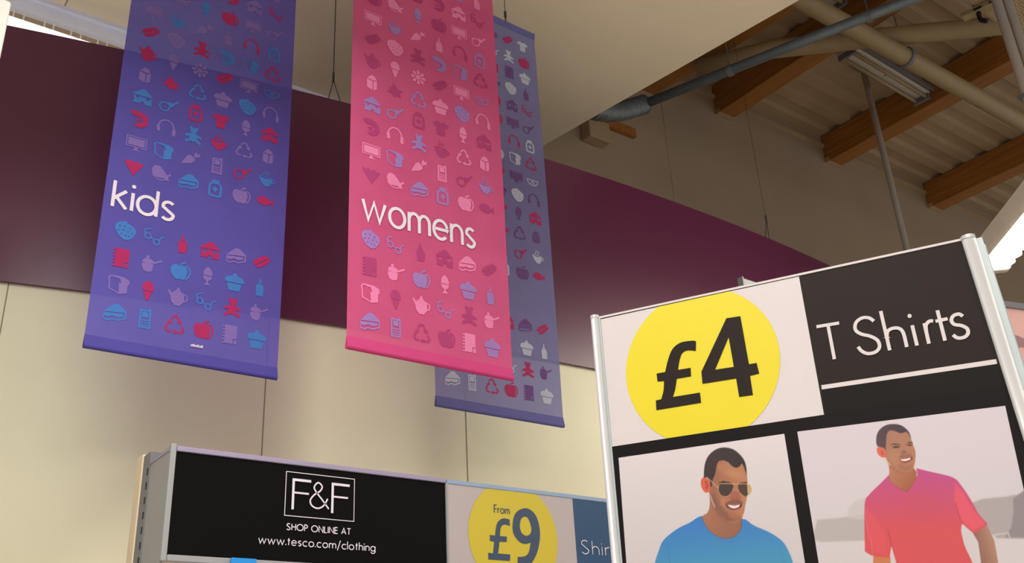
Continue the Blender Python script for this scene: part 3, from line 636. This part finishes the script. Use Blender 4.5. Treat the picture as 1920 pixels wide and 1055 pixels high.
l1, l2 = C8(1040, 596), C8(1417, 626); text(f, 'SHOP ONLINE AT', l1[0], l2[0], (l1[1]+l2[1])/2, .0128, .0032, gap=.34)
l1, l2 = C8(878, 668), C8(1560, 728); text(f, 'www.tesco.com/clothing', l1[0], l2[0], (l1[1]+l2[1])/2, .0165, .0032, gap=.34)
f.build('lettering', M['letterw'], h1)

h2 = header(XS[1]+.002, XS[2], M['bluerail'], 'white and navy header sign with a yellow price circle and Shirts lettering', zt=ZT-.002, end_panel=False)
xw = on(1077, 990)[0]
MB().box((XS[1]+.004, HY-.001, ZB), (xw, HY+.001, ZT-.003)).build('price_panel', M['whiteh'], h2)
MB().box((xw, HY-.001, ZB), (XS[2]-.002, HY+.001, ZT-.003)).build('name_panel', M['navy'], h2)
MB().box((XS[1]-.004, HY-.003, ZB), (XS[1]+.004, HY+.01, ZT)).build('joint_strip', M['grey'], h2)
lx, rx_ = on(877.5, 993)[0], on(1045, 1018)[0]; rad = (rx_-lx)/2; cx_ = (lx+rx_)/2; cz_ = (on(877.5, 993)[1]+on(1045, 1018)[1])/2
pts = [(max(-9, p[0]), min(max(p[1], ZB+.001), ZT-.004)) for p in arc(cx_, cz_, rad, rad, 0, 360, 64)[:-1]]
f = Flat(FR(-.002)); f.poly(pts); f.build('yellow_circle', M['yellowh'], h2)
def C4(x, y): return on(780+x/4.8, 860+y/4.8)
f = Flat(FR(-.003))
f.poly([C4(*p) for p in spline([(648,905),(645,845)],1)+[(690,850),(700,745),(662,738),(660,685),(708,690)]+spline([(708,690),(720,600),(745,555),(785,535),(838,545)],3)[1:]+[(842,606)]+spline([(842,606),(800,590),(768,605),(755,640),(752,695)],3)[1:]+[(815,700),(812,748),(748,745),(735,852),(845,860),(842,918)]])
f.poly([C4(*p) for p in spline([(865,605),(875,530),(905,475),(960,447),(1010,450),(1060,490),(1090,545),(1108,620),(1112,700),(1100,790),(1075,870),(1030,950)],4)+[(910,950),(912,882)]+spline([(912,882),(960,880),(1000,860),(1020,810),(1028,752)],3)[1:]+spline([(1028,752),(990,765),(940,755),(895,710),(870,660),(865,605)],3)[1:-1]],
       [[C4(*p) for p in spline([(930,600),(940,545),(970,520),(1000,530),(1025,580),(1036,640),(1020,680),(985,692),(950,670),(935,635),(930,600)],3)[:-1]]])
f.build('price_figure', M['slateprint'], h2)
f = Flat(FR(-.003)); l1, l2 = C4(698, 482), C4(842, 500); text(f, 'From', l1[0], l2[0], (l1[1]+l2[1])/2, .019, .0042, gap=.32); f.build('from_lettering', M['slateprint'], h2)
f = Flat(FR(-.003)); l1, l2 = C4(1482, 850), C4(1990, 905); zz = C4(1650, 865)[1]
text(f, 'Shirts', l1[0], l1[0]+.245, zz, .034, .0036, gap=.38); f.build('name_lettering', M['letterw'], h2)
h3 = header(XS[2]+.003, XS[3], M['bluerail'], 'next header sign, hidden behind the T shirt sign post', end_panel=False) if False else None
# blue card
p = PY(435, 1044, HY-.03); q = PY(483, 1042, HY-.03)
e = empty('blue_card', (p[0], HY-.03, p[2]-.15), 'bright blue card standing up in front of the black header sign', 'card')
bevel(MB().obox((p[0], HY-.026, p[2]-.18), (q[0]-p[0], 0, -.000), (0, .012, 0), (0, 0, .18)).build('card_face', M['bluecard'], e), .002)
MB().box((p[0]+.01, HY-.014, p[2]-.18), (p[0]+.03, HY-.0035, p[2]-.12)).build('clip', M['grey'], e)
MB().box((p[0]+.005, HY-.0145, ZB-.018), (p[0]+.05, HY-.004, ZB-.004)).build('card_clip', M['grey'], e)

# ------------------------------------------------------------------ T shirt sign on two posts
hd = YAW-math.radians(62.5); tl = math.radians(2.4)
HD = -np.array([math.sin(hd)*math.cos(tl), math.cos(hd)*math.cos(tl), math.sin(tl)])
VD = np.array([0, 0, 1.0])-HD*HD[2]; VD /= np.linalg.norm(VD); ND = np.cross(HD, VD); ND = ND if ND @ FW < 0 else -ND
d0 = ray(1480, 750); S0 = EYE+d0/np.linalg.norm(d0)*2.0
def sp(x, y): P = PN(x, y, S0, ND)-S0; return float(P @ HD), float(P @ VD)
def SF(off): return lambda s, t: S0+HD*s+VD*t+ND*off
floor_base = S0-VD*(S0[2]/VD[2])
sg = empty('tshirt_sign', (S0[0], S0[1], 0.0), 'large white and black T Shirts sign with a yellow £4 circle and two photographs', 'sign')
TLc, TRc = sp(1122, 597), sp(1806, 450)
sL, sR, tT = TLc[0], TRc[0]+.006, (TLc[1]+TRc[1])/2; tB = -1.25
_r1, _r2 = sp(1815.5, 447.5), sp(1922, 785); sRB = _r2[0]+(_r2[0]-_r1[0])/(_r2[1]-_r1[1])*(tB-_r2[1])
_l1, _l2 = sp(1115.5, 595), sp(1156, 1055); sLB = _l2[0]+(_l2[0]-_l1[0])/(_l2[1]-_l1[1])*(tB-_l2[1])
def quad_board(a, b, c, d_, o0, o1, name, m):
    P = [SF(o1)(*q) for q in (a, b, c, d_)]; Q = [SF(o0)(*q) for q in (a, b, c, d_)]
    fs = [(0,1,2,3), (7,6,5,4), (0,4,5,1), (1,5,6,2), (2,6,7,3), (3,7,4,0)]
    return link(name, P+Q, fs, m, sg)
TLc2, TRc2 = TLc, (TRc[0]+.006, TRc[1])
quad_board((sLB, tB), (sRB, tB), TRc2, TLc2, -.012, -.0006, 'backing_board', M['blacks'])
e_ = .004
quad_board((sL, TLc[1]-.0005), (sR, TRc[1]-.0005), (sR, TRc[1]+e_), (sL, TLc[1]+e_), -.014, .001, 'top_edge', M['white'])
# printed white price field
f = Flat(SF(.0000)); f.poly([sp(1123, 599), sp(1147, 837), sp(1545, 777), sp(1498, 518)]); f.build('price_field', M['white'], sg)
# yellow circle: fitted through six traced points
C6 = np.array([sp(*q) for q in ((1175,692),(1459.8,679),(1231,576.6),(1366.6,549),(1255,819),(1412.5,795))])
sol = np.linalg.lstsq(np.c_[2*C6, np.ones(6)], (C6**2).sum(1), rcond=None)[0]; cr = math.sqrt(sol[2]+sol[0]**2+sol[1]**2)
wpl = [np.array(sp(*q)) for q in ((1123, 599), (1147, 837), (1545, 777), (1498, 518))]
def clip_poly(P, C):
    def side(p, a, b): return (b[0]-a[0])*(p[1]-a[1])-(b[1]-a[1])*(p[0]-a[0])
    out = [np.array(p) for p in P]; n = len(C); area = sum(C[i][0]*C[(i+1)%n][1]-C[(i+1)%n][0]*C[i][1] for i in range(n)); sg_ = 1 if area > 0 else -1
    for i in range(n):
        a, b = C[i], C[(i+1)%n]; inp = out; out = []
        for j in range(len(inp)):
            p, q = inp[j], inp[(j+1)%len(inp)]; sp_, sq = sg_*side(p, a, b), sg_*side(q, a, b)
            if sp_ >= 0: out.append(p)
            if (sp_ >= 0) != (sq >= 0): out.append(p+(q-p)*sp_/(sp_-sq))
    return out
f = Flat(SF(.0006)); f.poly(clip_poly(arc(sol[0], sol[1], cr, cr*1.015, 0, 360, 72)[:-1], wpl)); f.build('yellow_circle', M['yellow'], sg)
def C1(x, y): return sp(1080+x/2.2857, 430+y/2.2857)
f = Flat(SF(.0012))
f.poly([C1(*p) for p in [(345,775),(343,733),(366,728)]+spline([(366,728),(376,690),(378,650)],3)[1:]+[(350,652),(346,618),(383,611)]+spline([(383,611),(395,560),(415,512),(450,485),(500,477),(515,480)],4)[1:]+[(514,521)]+spline([(514,521),(480,519),(457,530),(445,560),(438,602)],4)[1:]+[(492,593),(494,630),(433,640)]+spline([(433,640),(426,685),(416,718)],3)[1:]+[(532,699),(537,743)]])
f.poly([C1(*p) for p in ((645,381),(705,372),(742,578),(775,572),(786,618),(747,628),(759,710),(700,718),(687,639),(543,662),(538,610))], [[C1(*p) for p in ((655,462),(597,601),(677,589))]])
f.build('price_figure', M['blacks'], sg)
# T Shirts: strokes traced between the letters' own positions
f = Flat(SF(.0008)); wt = .0064
def S(pts, w=wt, closed=False): f.stroke([C1(*p) for p in pts], w, closed)
S([(1031,417),(1128,401)]); S([(1080,409),(1108,556)])
S(spline([(1277,393),(1255,379),(1225,380),(1200,400),(1198,430),(1222,448),(1262,458),(1293,476),(1301,504),(1284,525),(1252,532),(1226,522),(1209,503)],5))
S([(1306,350),(1345,518)]); S([(1333,465)]+spline([(1333,465),(1336,437),(1358,424),(1386,425),(1404,446),(1418,504)],5))
S([(1441,411),(1462,498)]); f.poly([C1(1430+9*math.cos(a_), 371+9*math.sin(a_)) for a_ in [k*PI/8 for k in range(16)]][::-1])
S([(1493,402),(1513,490)]); S(spline([(1502,440),(1500,412),(1514,394),(1531,393)],5))
S([(1549,347),(1582,477)]); S([(1541,394),(1593,383)])
S(spline([(1658,372),(1641,363),(1618,370),(1609,390),(1622,407),(1652,412),(1676,425),(1680,446),(1664,462),(1636,465),(1616,452)],5))
f.build('lettering', M['white'], sg)
f = Flat(SF(.0002)); f.poly([sp(1541, 728), sp(1548, 777), sp(1888, 724), sp(1869, 680)][::1]); f.build('lower_field', M['blackl'], sg)
f = Flat(SF(.0001)); f.poly([sp(1545, 777.5), sp(1885, 722), (sRB, tB), (sLB, tB), sp(1147, 837.5)]); f.build('photo_surround', M['inkblue'], sg)
f = Flat(SF(.0006)); f.poly([sp(1541, 730), sp(1540, 722), sp(1868, 673), sp(1870, 682)][::-1]); f.build('white_rule', M['white'], sg)
# black field right of the price (satin, slightly raised) and a navy sheen strip print
# ---- printed photographs: colour painted per vertex from soft outlines
def soft_mask(X, Y_, poly, soft):
    P = np.array(poly, float); n = len(P); d = np.full(X.shape, 1e9); ins = np.zeros(X.shape, bool)
    for i in range(n):
        a, b = P[i], P[(i+1) % n]; e = b-a; L2 = max(e@e, 1e-9)
        t = np.clip(((X-a[0])*e[0]+(Y_-a[1])*e[1])/L2, 0, 1); d = np.minimum(d, np.hypot(X-a[0]-t*e[0], Y_-a[1]-t*e[1]))
        c = (a[1] > Y_) != (b[1] > Y_); 
        with np.errstate(divide='ignore', invalid='ignore'): xi = (b[0]-a[0])*(Y_-a[1])/((b[1]-a[1]) if b[1] != a[1] else 1e-9)+a[0]
        ins ^= c & (X < xi)
    sd = np.where(ins, d, -d); k = np.clip(sd/(2*soft)+.5, 0, 1); return k*k*(3-2*k)
def line_mask(X, Y_, pts, w, soft):
    d = np.full(X.shape, 1e9)
    for a, b in zip(pts[:-1], pts[1:]):
        a = np.array(a, float); b = np.array(b, float); e = b-a; t = np.clip(((X-a[0])*e[0]+(Y_-a[1])*e[1])/max(e@e, 1e-9), 0, 1)
        d = np.minimum(d, np.hypot(X-a[0]-t*e[0], Y_-a[1]-t*e[1]))
    k = np.clip((w/2-d)/(2*soft)+.5, 0, 1); return k
def photo_print(name, c_tl, c_tr, c_bl, c_br, layers, base, step=.0011):
    """c_*: corners (s,t); layers painted in traced pixel coordinates"""
    nu = int(abs(c_tr[0]-c_tl[0])/step); nv = int(abs(c_bl[1]-c_tl[1])/step)
    U, V = np.meshgrid(np.linspace(0, 1, nu+1), np.linspace(0, 1, nv+1))
    tlc, trc, blc, brc = [np.array(q) for q in (c_tl, c_tr, c_bl, c_br)]
    ST = (tlc[None, None]*(1-U)[..., None]+trc*U[..., None])*(1-V)[..., None]+(blc*(1-U)[..., None]+brc*U[..., None])*V[..., None]
    W3 = S0+ST[..., :1]*HD+ST[..., 1:]*VD+ND*.0006
    D = W3-EYE; Zc = D@FW; X = 960+FPX*(D@RT)/Zc; Yp = 527.5-FPX*(D@UP)/Zc
    col = base(X, Yp)
    for L in layers:
        kind, geo, c, soft = L[:4]; op = L[4] if len(L) > 4 else 1.0
        mk = soft_mask(X, Yp, geo, soft) if kind == 'p' else line_mask(X, Yp, geo[0], geo[1], soft)
        cc = c(X, Yp) if callable(c) else np.array(c, float)
        col = col*(1-mk[..., None]*op)+cc*mk[..., None]*op
    off = np.array(sg.location); verts = (W3-off).reshape(-1, 3); me = bpy.data.meshes.new(name)
    idx = np.arange((nu+1)*(nv+1)).reshape(nv+1, nu+1); q = np.stack([idx[1:, :-1], idx[1:, 1:], idx[:-1, 1:], idx[:-1, :-1]], -1).reshape(-1, 4)
    me.vertices.add(len(verts)); me.vertices.foreach_set('co', verts.ravel()); me.loops.add(q.size); me.loops.foreach_set('vertex_index', q.ravel().astype(np.int32))
    me.polygons.add(len(q)); me.polygons.foreach_set('loop_start', np.arange(0, q.size, 4, dtype=np.int32)); me.update(calc_edges=True); me.validate()
    at = me.color_attributes.new('print', 'FLOAT_COLOR', 'POINT'); lc = lin(np.clip(col*PHOTO_K, 0, 255).reshape(-1, 3)); at.data.foreach_set('color', np.c_[lc, np.ones(len(lc))].astype(np.float32).ravel())
    m = mat(name+'_ink', (200, 200, 200), 0.5, noise=0.0, spec=0.35); nt = m.node_tree; b = nt.nodes['Principled BSDF']; an = nt.nodes.new('ShaderNodeAttribute'); an.attribute_name = 'print'
    nt.links.new(an.outputs['Color'], b.inputs['Base Color']); me.materials.append(m)
    o = bpy.data.objects.new(name, me); COL.objects.link(o); o.parent = sg; return o
def ramp(c0, c1, p0, p1):
    c0 = np.array(c0, float); c1 = np.array(c1, float); p0 = np.array(p0, float); p1 = np.array(p1, float); e = p1-p0
    def fn(X, Y_):
        t = np.clip(((X-p0[0])*e[0]+(Y_-p0[1])*e[1])/(e@e), 0, 1)[..., None]; return c0*(1-t)+c1*t
    return fn
H1 = lambda pts: [(1280+x/6.594, 830+y/6.594) for x, y in pts]
B1 = lambda pts: [(1200+x/4.306, 810+y/4.306) for x, y in pts]
H2 = lambda pts: [(1600+x/6.594, 780+y/6.594) for x, y in pts]
B2 = lambda pts: [(1480+x/3.459, 750+y/3.459) for x, y in pts]
sm = lambda pts, n=3: spline(list(pts)+[pts[0]], n)[:-1]
def smc(pts, n=4):
    """round the soft bends of an outline, keep its sharp corners"""
    k = len(pts); runs = []; cur = []
    cor = []
    for i in range(k):
        a, b, c = [np.array(pts[(i+j) % k], float) for j in (-1, 0, 1)]; u_, v_ = b-a, c-b
        cor.append(u_@v_ < .62*np.linalg.norm(u_)*np.linalg.norm(v_))
    st = cor.index(True) if True in cor else 0; seq = [pts[(st+i) % k] for i in range(k+1)]; cf = [cor[(st+i) % k] for i in range(k+1)]; out = []; cur = [seq[0]]
    for p, f_ in zip(seq[1:], cf[1:]):
        cur.append(p)
        if f_: out += spline(cur, n)[:-1] if len(cur) > 2 else cur[:-1]; cur = [p]
    if len(cur) > 1: out += cur[:-1]
    return out
SMC_B1 = lambda p: smc(B1(p)); SMC_B2 = lambda p: smc(B2(p)); SMC_H1 = lambda p: smc(H1(p)); SMC_H2 = lambda p: smc(H2(p))
L1 = [
 ('p', sm(H1([(330,560),(335,700),(330,800),(300,870),(245,905),(150,1060),(300,1160),(600,1300),(900,1120),(760,1010),(735,930),(770,780),(700,560)])), ramp((176,118,88),(150,96,74),(1300,960),(1400,1000)), 1.0),
 ('p', sm(H1([(415,250),(470,200),(560,190),(640,220),(740,230),(780,300),(795,400),(803,500),(803,600),(790,700),(768,790),(745,880),(715,950),(660,990),(590,985),(520,950),(440,880),(370,790),(335,690),(330,600),(350,520),(370,440)])), ramp((160,104,80),(190,126,90),(1335,900),(1395,900)), 0.9),
 ('p', H1([(430,260),(560,230),(740,320),(785,420),(770,480),(640,440),(520,400),(440,330)]), (186,128,96), 5, .7),
 ('p', H1([(560,330),(700,340),(740,420),(640,420),(560,390)]), (200,140,100), 5, .6),
 ('p', H1([(350,620),(400,640),(470,760),(560,880),(640,960),(560,970),(450,900),(380,800)]), (124,86,72), 5, .65),
 ('p', H1([(480,870),(560,850),(700,900),(720,950),(640,985),(540,960)]), (140,88,70), 4, .55),
 ('p', H1([(560,860),(650,870),(700,900),(640,930),(570,910)]), (186,112,84), 3, .6),
 ('s', (H1([(335,640),(365,720),(395,790)]), 2.2), (220,186,166), .8, .8),
 ('p', H1([(470,680),(520,670),(540,720),(520,800),(470,760)]), (196,124,90), 3, .7),
 ('p', H1([(590,620),(640,590),(690,610),(725,670),(715,705),(650,720),(585,695)]), (160,92,76), 2.0, .75),
 ('p', H1([(600,690),(650,705),(700,695),(680,720),(620,718)]), (110,66,58), 1.2, .7),
 ('p', H1([(530,740),(590,712),(650,725),(715,712),(745,735),(700,755),(560,755)]), (118,76,62), 1.4, .8),
 ('p', H1([(524,748),(580,762),(640,768),(700,762),(738,742),(728,790),(680,828),(636,838),(585,825),(545,792)]), (92,48,44), 0.9),
 ('p', H1([(552,762),(640,775),(712,762),(690,795),(636,812),(585,797)]), (244,228,220), 0.8),
 ('p', H1([(570,808),(636,826),(700,806),(680,846),(636,858),(596,842)]), (196,112,94), 1.2, .8),
 ('p', H1([(445,492),(500,470),(590,486),(610,502),(520,500),(455,510)]), (66,46,44), 1.0),
 ('p', H1([(696,502),(730,488),(790,480),(792,500),(740,505)]), (66,46,44), 1.0),
 ('p', sm(H1([(262,418),(232,450),(224,505),(240,565),(272,608),(312,614),(338,592),(346,530),(330,470),(298,428)])), (216,98,74), 0.8),
 ('p', H1([(270,470),(300,470),(318,520),(305,580),(280,560),(290,520)]), (166,62,52), 1.2, .8),
 ('p', SMC_H1([(262,430),(264,340),(278,250),(315,165),(385,96),(470,60),(560,60),(640,88),(712,148),(760,215),(786,300),(792,400),(772,345),(752,285),(728,252),(702,290),(652,306),(600,276),(560,236),(500,214),(450,224),(425,262),(412,330),(396,400),(376,440),(366,480),(356,545),(340,535),(336,480),(300,425)]), ramp((64,46,48),(50,40,40),(1330,840),(1380,880)), 0.9),
 ('p', H1([(462,506),(610,508),(632,530),(606,606),(564,650),(520,660),(472,642),(446,592),(448,530)]), ramp((74,56,52),(66,52,44),(1350,905),(1375,930)), 0.6),
 ('p', H1([(686,514),(795,506),(806,560),(808,640),(780,664),(742,642),(702,602),(684,552)]), (78,58,46), 0.6),
 ('p', H1([(796,508),(838,526),(856,575),(842,622),(806,652)]), (204,168,116), 0.7),
 ('s', (sm(H1([(462,504),(612,506),(636,530),(608,610),(564,654),(520,664),(470,646),(442,592),(446,530)]), 2), .8), (196,160,116), .5, .9),
 ('s', (H1([(460,502),(560,500),(640,508),(690,510),(760,502),(836,520)]), 1.0), (206,166,120), .5),
 ('s', (H1([(634,548),(655,532),(686,545)]), 1.0), (180,120,80), .5),
 ('s', (H1([(292,424),(350,470),(440,556)]), 1.0), (214,190,170), .5),
 ('p', SMC_B1([(100,1200),(120,1055),(150,960),(190,870),(300,780),(400,730),(460,690),(500,674),(512,722),(545,780),(600,830),(680,858),(750,850),(800,810),(822,760),(820,700),(860,708),(920,752),(1050,810),(1150,880),(1200,960),(1235,1055),(1260,1200)]), ramp((60,126,200),(72,150,190),(1360,970),(1370,1060)), 0.8),
 ('s', (B1([(500,676),(513,722),(546,780),(600,830),(680,858),(750,850),(800,810),(822,760),(820,702)]), .9), (46,88,140), .5, .8),
 ('s', (B1([(484,690),(496,740),(530,800),(590,852),(680,884),(760,876),(826,830),(850,770),(850,712)]), 1.0), (54,116,188), .8, .6),
 ('s', (B1([(215,900),(235,1000),(240,1100)]), 1.6), (60,112,160), 1.2, .5), ('s', (B1([(1120,900),(1160,1000),(1170,1100)]), 1.6), (60,124,170), 1.2, .4),
]
photo_print('left_photograph', sp(1160, 858), sp(1470.6, 813), (sp(1178.6, 1055)[0], -.52), (sp(1517, 1055)[0], -.52), L1, ramp((228,217,219),(212,203,205),(1300,840),(1320,1055)))
L2 = [
 ('p', B2([(180,775),(300,765),(450,745),(490,740),(600,800),(600,905),(205,920),(150,900)]), (190,180,178), 2.5),
 ('p', B2([(380,705),(430,650),(490,630),(560,700),(560,780),(380,765)]), (204,194,194), 3, .8),
 ('p', B2([(1150,680),(1250,640),(1400,625),(1540,600),(1560,900),(1350,895),(1260,830)]), (178,168,168), 2.5),
 ('p', B2([(1450,640),(1540,570),(1600,560),(1600,890),(1400,890),(1440,820),(1455,720)]), (148,138,140), 2.5),
 ('s', (B2([(1300,900),(1340,870),(1420,860),(1430,890)]), 2.5), (214,206,206), 1.2, .8),
 ('p', B2([(1190,860),(1280,805),(1330,910),(1356,1060),(1370,1200),(1250,1200),(1245,1060),(1225,920)]), ramp((150,104,86),(186,140,118),(1835,1030),(1870,1020)), 1.0),
 ('p', B2([(545,1010),(655,1015),(665,1200),(540,1200)]), (206,124,78), 1.0),
 ('p', H2([(400,500),(440,600),(445,700),(425,770),(470,850),(560,900),(670,945),(780,780),(785,690),(745,640),(600,560)]), ramp((188,126,96),(168,96,66),(1665,880),(1710,910)), 0.8),
 ('p', sm(H2([(405,260),(430,185),(490,160),(560,185),(640,180),(690,215),(718,290),(745,370),(768,440),(768,520),(755,600),(735,655),(680,690),(620,692),(560,670),(490,620),(430,570),(400,500),(390,430),(398,340)])), ramp((176,122,98),(188,122,90),(1665,830),(1715,870)), 0.8),
 ('p', H2([(430,230),(560,215),(680,240),(700,300),(600,320),(470,310)]), (176,124,104), 4, .6),
 ('p', H2([(430,440),(520,420),(580,470),(560,600),(470,560)]), (184,132,98), 4, .7),
 ('p', H2([(400,510),(470,600),(560,680),(640,700),(560,700),(450,640)]), (150,104,84), 3, .6),
 ('p', H2([(560,600),(620,585),(720,590),(740,640),(660,680),(570,660)]), (142,108,92), 3, .55),
 ('p', H2([(600,585),(680,580),(700,610),(640,625)]), (206,112,88), 2, .7),
 ('s', (H2([(395,520),(425,570),(455,600)]), 2.2), (226,196,168), .8, .8),
 ('p', sm(H2([(290,392),(328,376),(368,392),(388,430),(405,498),(362,510),(316,482),(293,440)])), (222,104,78), 0.8),
 ('p', H2([(340,420),(365,430),(372,480),(350,470)]), (176,70,54), 1.0, .7),
 ('p', SMC_H2([(283,330),(288,240),(325,165),(400,112),(490,96),(580,108),(645,148),(692,205),(714,275),(700,252),(680,215),(648,190),(618,204),(578,208),(530,190),(470,174),(430,192),(410,245),(404,330),(397,432),(380,402),(360,388),(300,374)]), ramp((92,66,72),(68,56,62),(1645,830),(1690,810)), 0.9),
 ('p', H2([(455,360),(500,334),(570,346),(582,362),(505,350)]), (82,58,50), .8), ('p', H2([(648,352),(690,316),(732,322),(734,336),(692,332)]), (82,58,50), .8),
 ('p', H2([(478,384),(520,364),(584,376),(552,392),(505,394)]), (78,60,54), .7), ('p', H2([(655,360),(700,342),(734,354),(705,368)]), (78,60,54), .7),
 ('p', H2([(585,445),(620,418),(664,438),(652,462),(602,458)]), (134,92,94), 1.6, .8),
 ('p', H2([(590,460),(640,470),(700,455),(720,480),(650,490),(580,485)]), (146,92,74), 1.4, .6),
 ('p', H2([(556,508),(600,484),(650,490),(705,480),(738,496),(690,508),(600,518)]), (150,94,76), 1.2, .8),
 ('p', H2([(568,530),(640,520),(728,502),(734,528),(694,562),(634,576),(592,564)]), (132,60,50), .8),
 ('p', H2([(580,534),(640,528),(706,512),(704,536),(650,554),(604,554)]), (248,232,224), .6),
 ('p', SMC_B2([(490,980),(488,680),(520,610),(580,550),(630,500),(642,488),(658,530),(700,565),(765,594),(800,545),(830,490),(822,440),(900,460),(1060,500),(1120,560),(1180,650),(1230,740),(1286,800),(1240,840),(1190,860),(1120,800),(1115,850),(1140,950),(1190,1060),(1220,1200),(735,1200),(695,1060),(662,945),(650,1022),(545,1010)]), ramp((198,78,134),(218,82,86),(1700,895),(1700,1000)), 0.8),
 ('p', B2([(1075,540),(1130,600),(1200,720),(1270,800),(1190,845),(1120,780),(1070,650)]), (236,92,110), 3, .8),
 ('p', B2([(495,700),(560,760),(620,860),(640,1000),(560,990),(510,900)]), (228,86,96), 3, .7),
 ('p', B2([(700,620),(900,600),(1000,700),(900,800),(760,760)]), (206,80,100), 5, .5),
 ('s', (B2([(642,492),(658,532),(700,567),(765,594),(800,545),(830,490)]), .9), (150,60,72), .5, .7),
 ('s', (B2([(640,840),(655,905),(662,948)]), 1.0), (150,40,50), .6, .8), ('s', (B2([(1075,660),(1105,760),(1118,800)]), 1.0), (168,50,64), .7, .8),
 ('s', (B2([(492,700),(500,800),(530,920),(545,1010)]), .8), (246,130,170), .6, .7),
]
tl2, tr2 = sp(1495, 809), sp(1884.8, 760.5)
photo_print('right_photograph', tl2, tr2, (sp(1542, 1055)[0], -.52), (tr2[0], -.52), L2, ramp((222,210,216),(216,206,208),(1600,800),(1640,1055)))
# posts
def post(top, bot, r, name, m, dn=.0, ds=.0, cap=True):
    a = SF(dn)(*sp(*top))+HD*ds; b = SF(dn)(*sp(*bot))+HD*ds; u_ = (b-a)/(b-a)[2]; foot = a+u_*(0.0-a[2]); foot[2] = 0.0
    o = MB().tube([a, foot], r, 24).build(name, m, sg, smooth=True)
    if cap: MB().tube([a+np.array([0, 0, .003]), a-np.array([0, 0, .004])], r*1.06, 24).build('post_cap', M['alu'], sg)
    return a, foot
a1, f1 = post((1115.5, 595), (1156, 1055), .0088, 'post', M['alu'], dn=.002)
a2, f2 = post((1815.5, 447.5), (1922, 785), .0122, 'post', M['alu'], dn=.004)
for (a, ft, ds, w_) in ((a1, f1, .009, .004), (a2, f2, .011, .012)):
    e1 = (ft-a); mb = MB(); mb.obox(a+HD*ds-np.array([0, 0, .004]), e1+np.array([0, 0, .006]), HD*w_, -ND*.028); mb.obox(a+HD*(ds+w_*.3)-ND*.03-np.array([0, 0, .006]), e1+np.array([0, 0, .008]), HD*w_*.9, -ND*.010)
    mb.build('post_channel', M['alud'], sg)
for q in (f1, f2): bevel(MB().box((q[0]-.15, q[1]-.12, 0), (q[0]+.15, q[1]+.12, .012)).build('foot_plate', M['grey'], sg), .003)

# ------------------------------------------------------------------ further signs
# pale board whose corner peeps above the T shirt sign
p = PY(1391, 520, 2.7); q = PY(1391, 560, 2.7)
e = empty('small_sign', (p[0]+.2, 2.7, 0), 'pale grey sign corner peeping over the top edge of the T shirt sign', 'sign')
bevel(MB().box((p[0], 2.70, p[2]-.30), (p[0]+.42, 2.718, p[2])).build('sign_board', M['grey'], e), .003)
MB().box((p[0]-.004, 2.694, p[2]-.30), (p[0]+.004, 2.724, p[2]+.003)).build('edge_strip', M['greyd'], e)
MB().tube([(p[0]+.2, 2.735, 0), (p[0]+.2, 2.735, p[2]-.05)], .014, 14).build('post', M['alud'], e, smooth=True)
bevel(MB().box((p[0]+.05, 2.6, 0), (p[0]+.35, 2.86, .012)).build('foot_plate', M['grey'], e), .003)
# poster on the right of the post
a = PZ(1868, 566, 2.66); YB = a[1]
pw = np.array([.965, -.26, 0.0]); pn = np.array([-.26, -.965, 0])
e = empty('portrait_poster', (a[0]+.3, a[1]-.08, 0), 'pink toned portrait poster in a grey frame at the right edge of the picture', 'poster')
def PF(u, v, o=0.0): return a+pw*u+np.array([0, 0, 1.0])*v+pn*o
def pbox(u0, u1, v0, v1, o0, o1, name, m): return MB().obox(PF(u0, v0, o0), pw*(u1-u0), np.array([0, 0, v1-v0]), pn*(o1-o0)).build(name, m, e)
skin = mat('portrait_print', (214, 166, 158), .5, noise=.12, nscale=4); hair = mat('portrait_shade', (150, 112, 112), .5, noise=.1); pale = mat('portrait_cloth', (196, 208, 206), .5)
pbox(0, .62, -.9, 0, -.012, -.001, 'backing_board', M['grey'])
pbox(-.012, .632, -.014, .004, -.014, .006, 'frame_top', M['greyd']); pbox(-.012, 0, -.9, .004, -.014, .006, 'frame_side', M['greyd']); pbox(.62, .632, -.9, .004, -.014, .006, 'frame_side', M['greyd']); pbox(-.012, .632, -.912, -.898, -.014, .006, 'frame_bottom', M['greyd'])
f = Flat(lambda u, v: PF(u, v, .0005)); f.poly([(.0, -.898), (.62, -.898), (.62, -.014), (.0, -.014)]); f.build('portrait_print', skin, e)
def pp(px, py):
    P = PN(px, py, a, pn)-a; return float(P @ pw), float(P[2])
f = Flat(lambda u, v: PF(u, v, .0012))
f.poly([pp(*q) for q in spline([(1893,632),(1900,628),(1914,632),(1932,644),(1930,656),(1914,650),(1904,658),(1894,646),(1893,632)],3)[:-1]][::-1]); f.build('eyebrow_print', hair, e)
f = Flat(lambda u, v: PF(u, v, .0012))
f.poly([pp(*q) for q in ((1880, 628), (1888, 640), (1912, 700), (1960, 860), (1935, 870), (1896, 720), (1872, 640))]); f.build('collar_print', pale, e)
for k in (.05, .57): MB().tube([PF(k, -.88, -.025), (*PF(k, 0, -.025)[:2], 0.0)], .012, 12).build('leg', M['alud'], e, smooth=True)
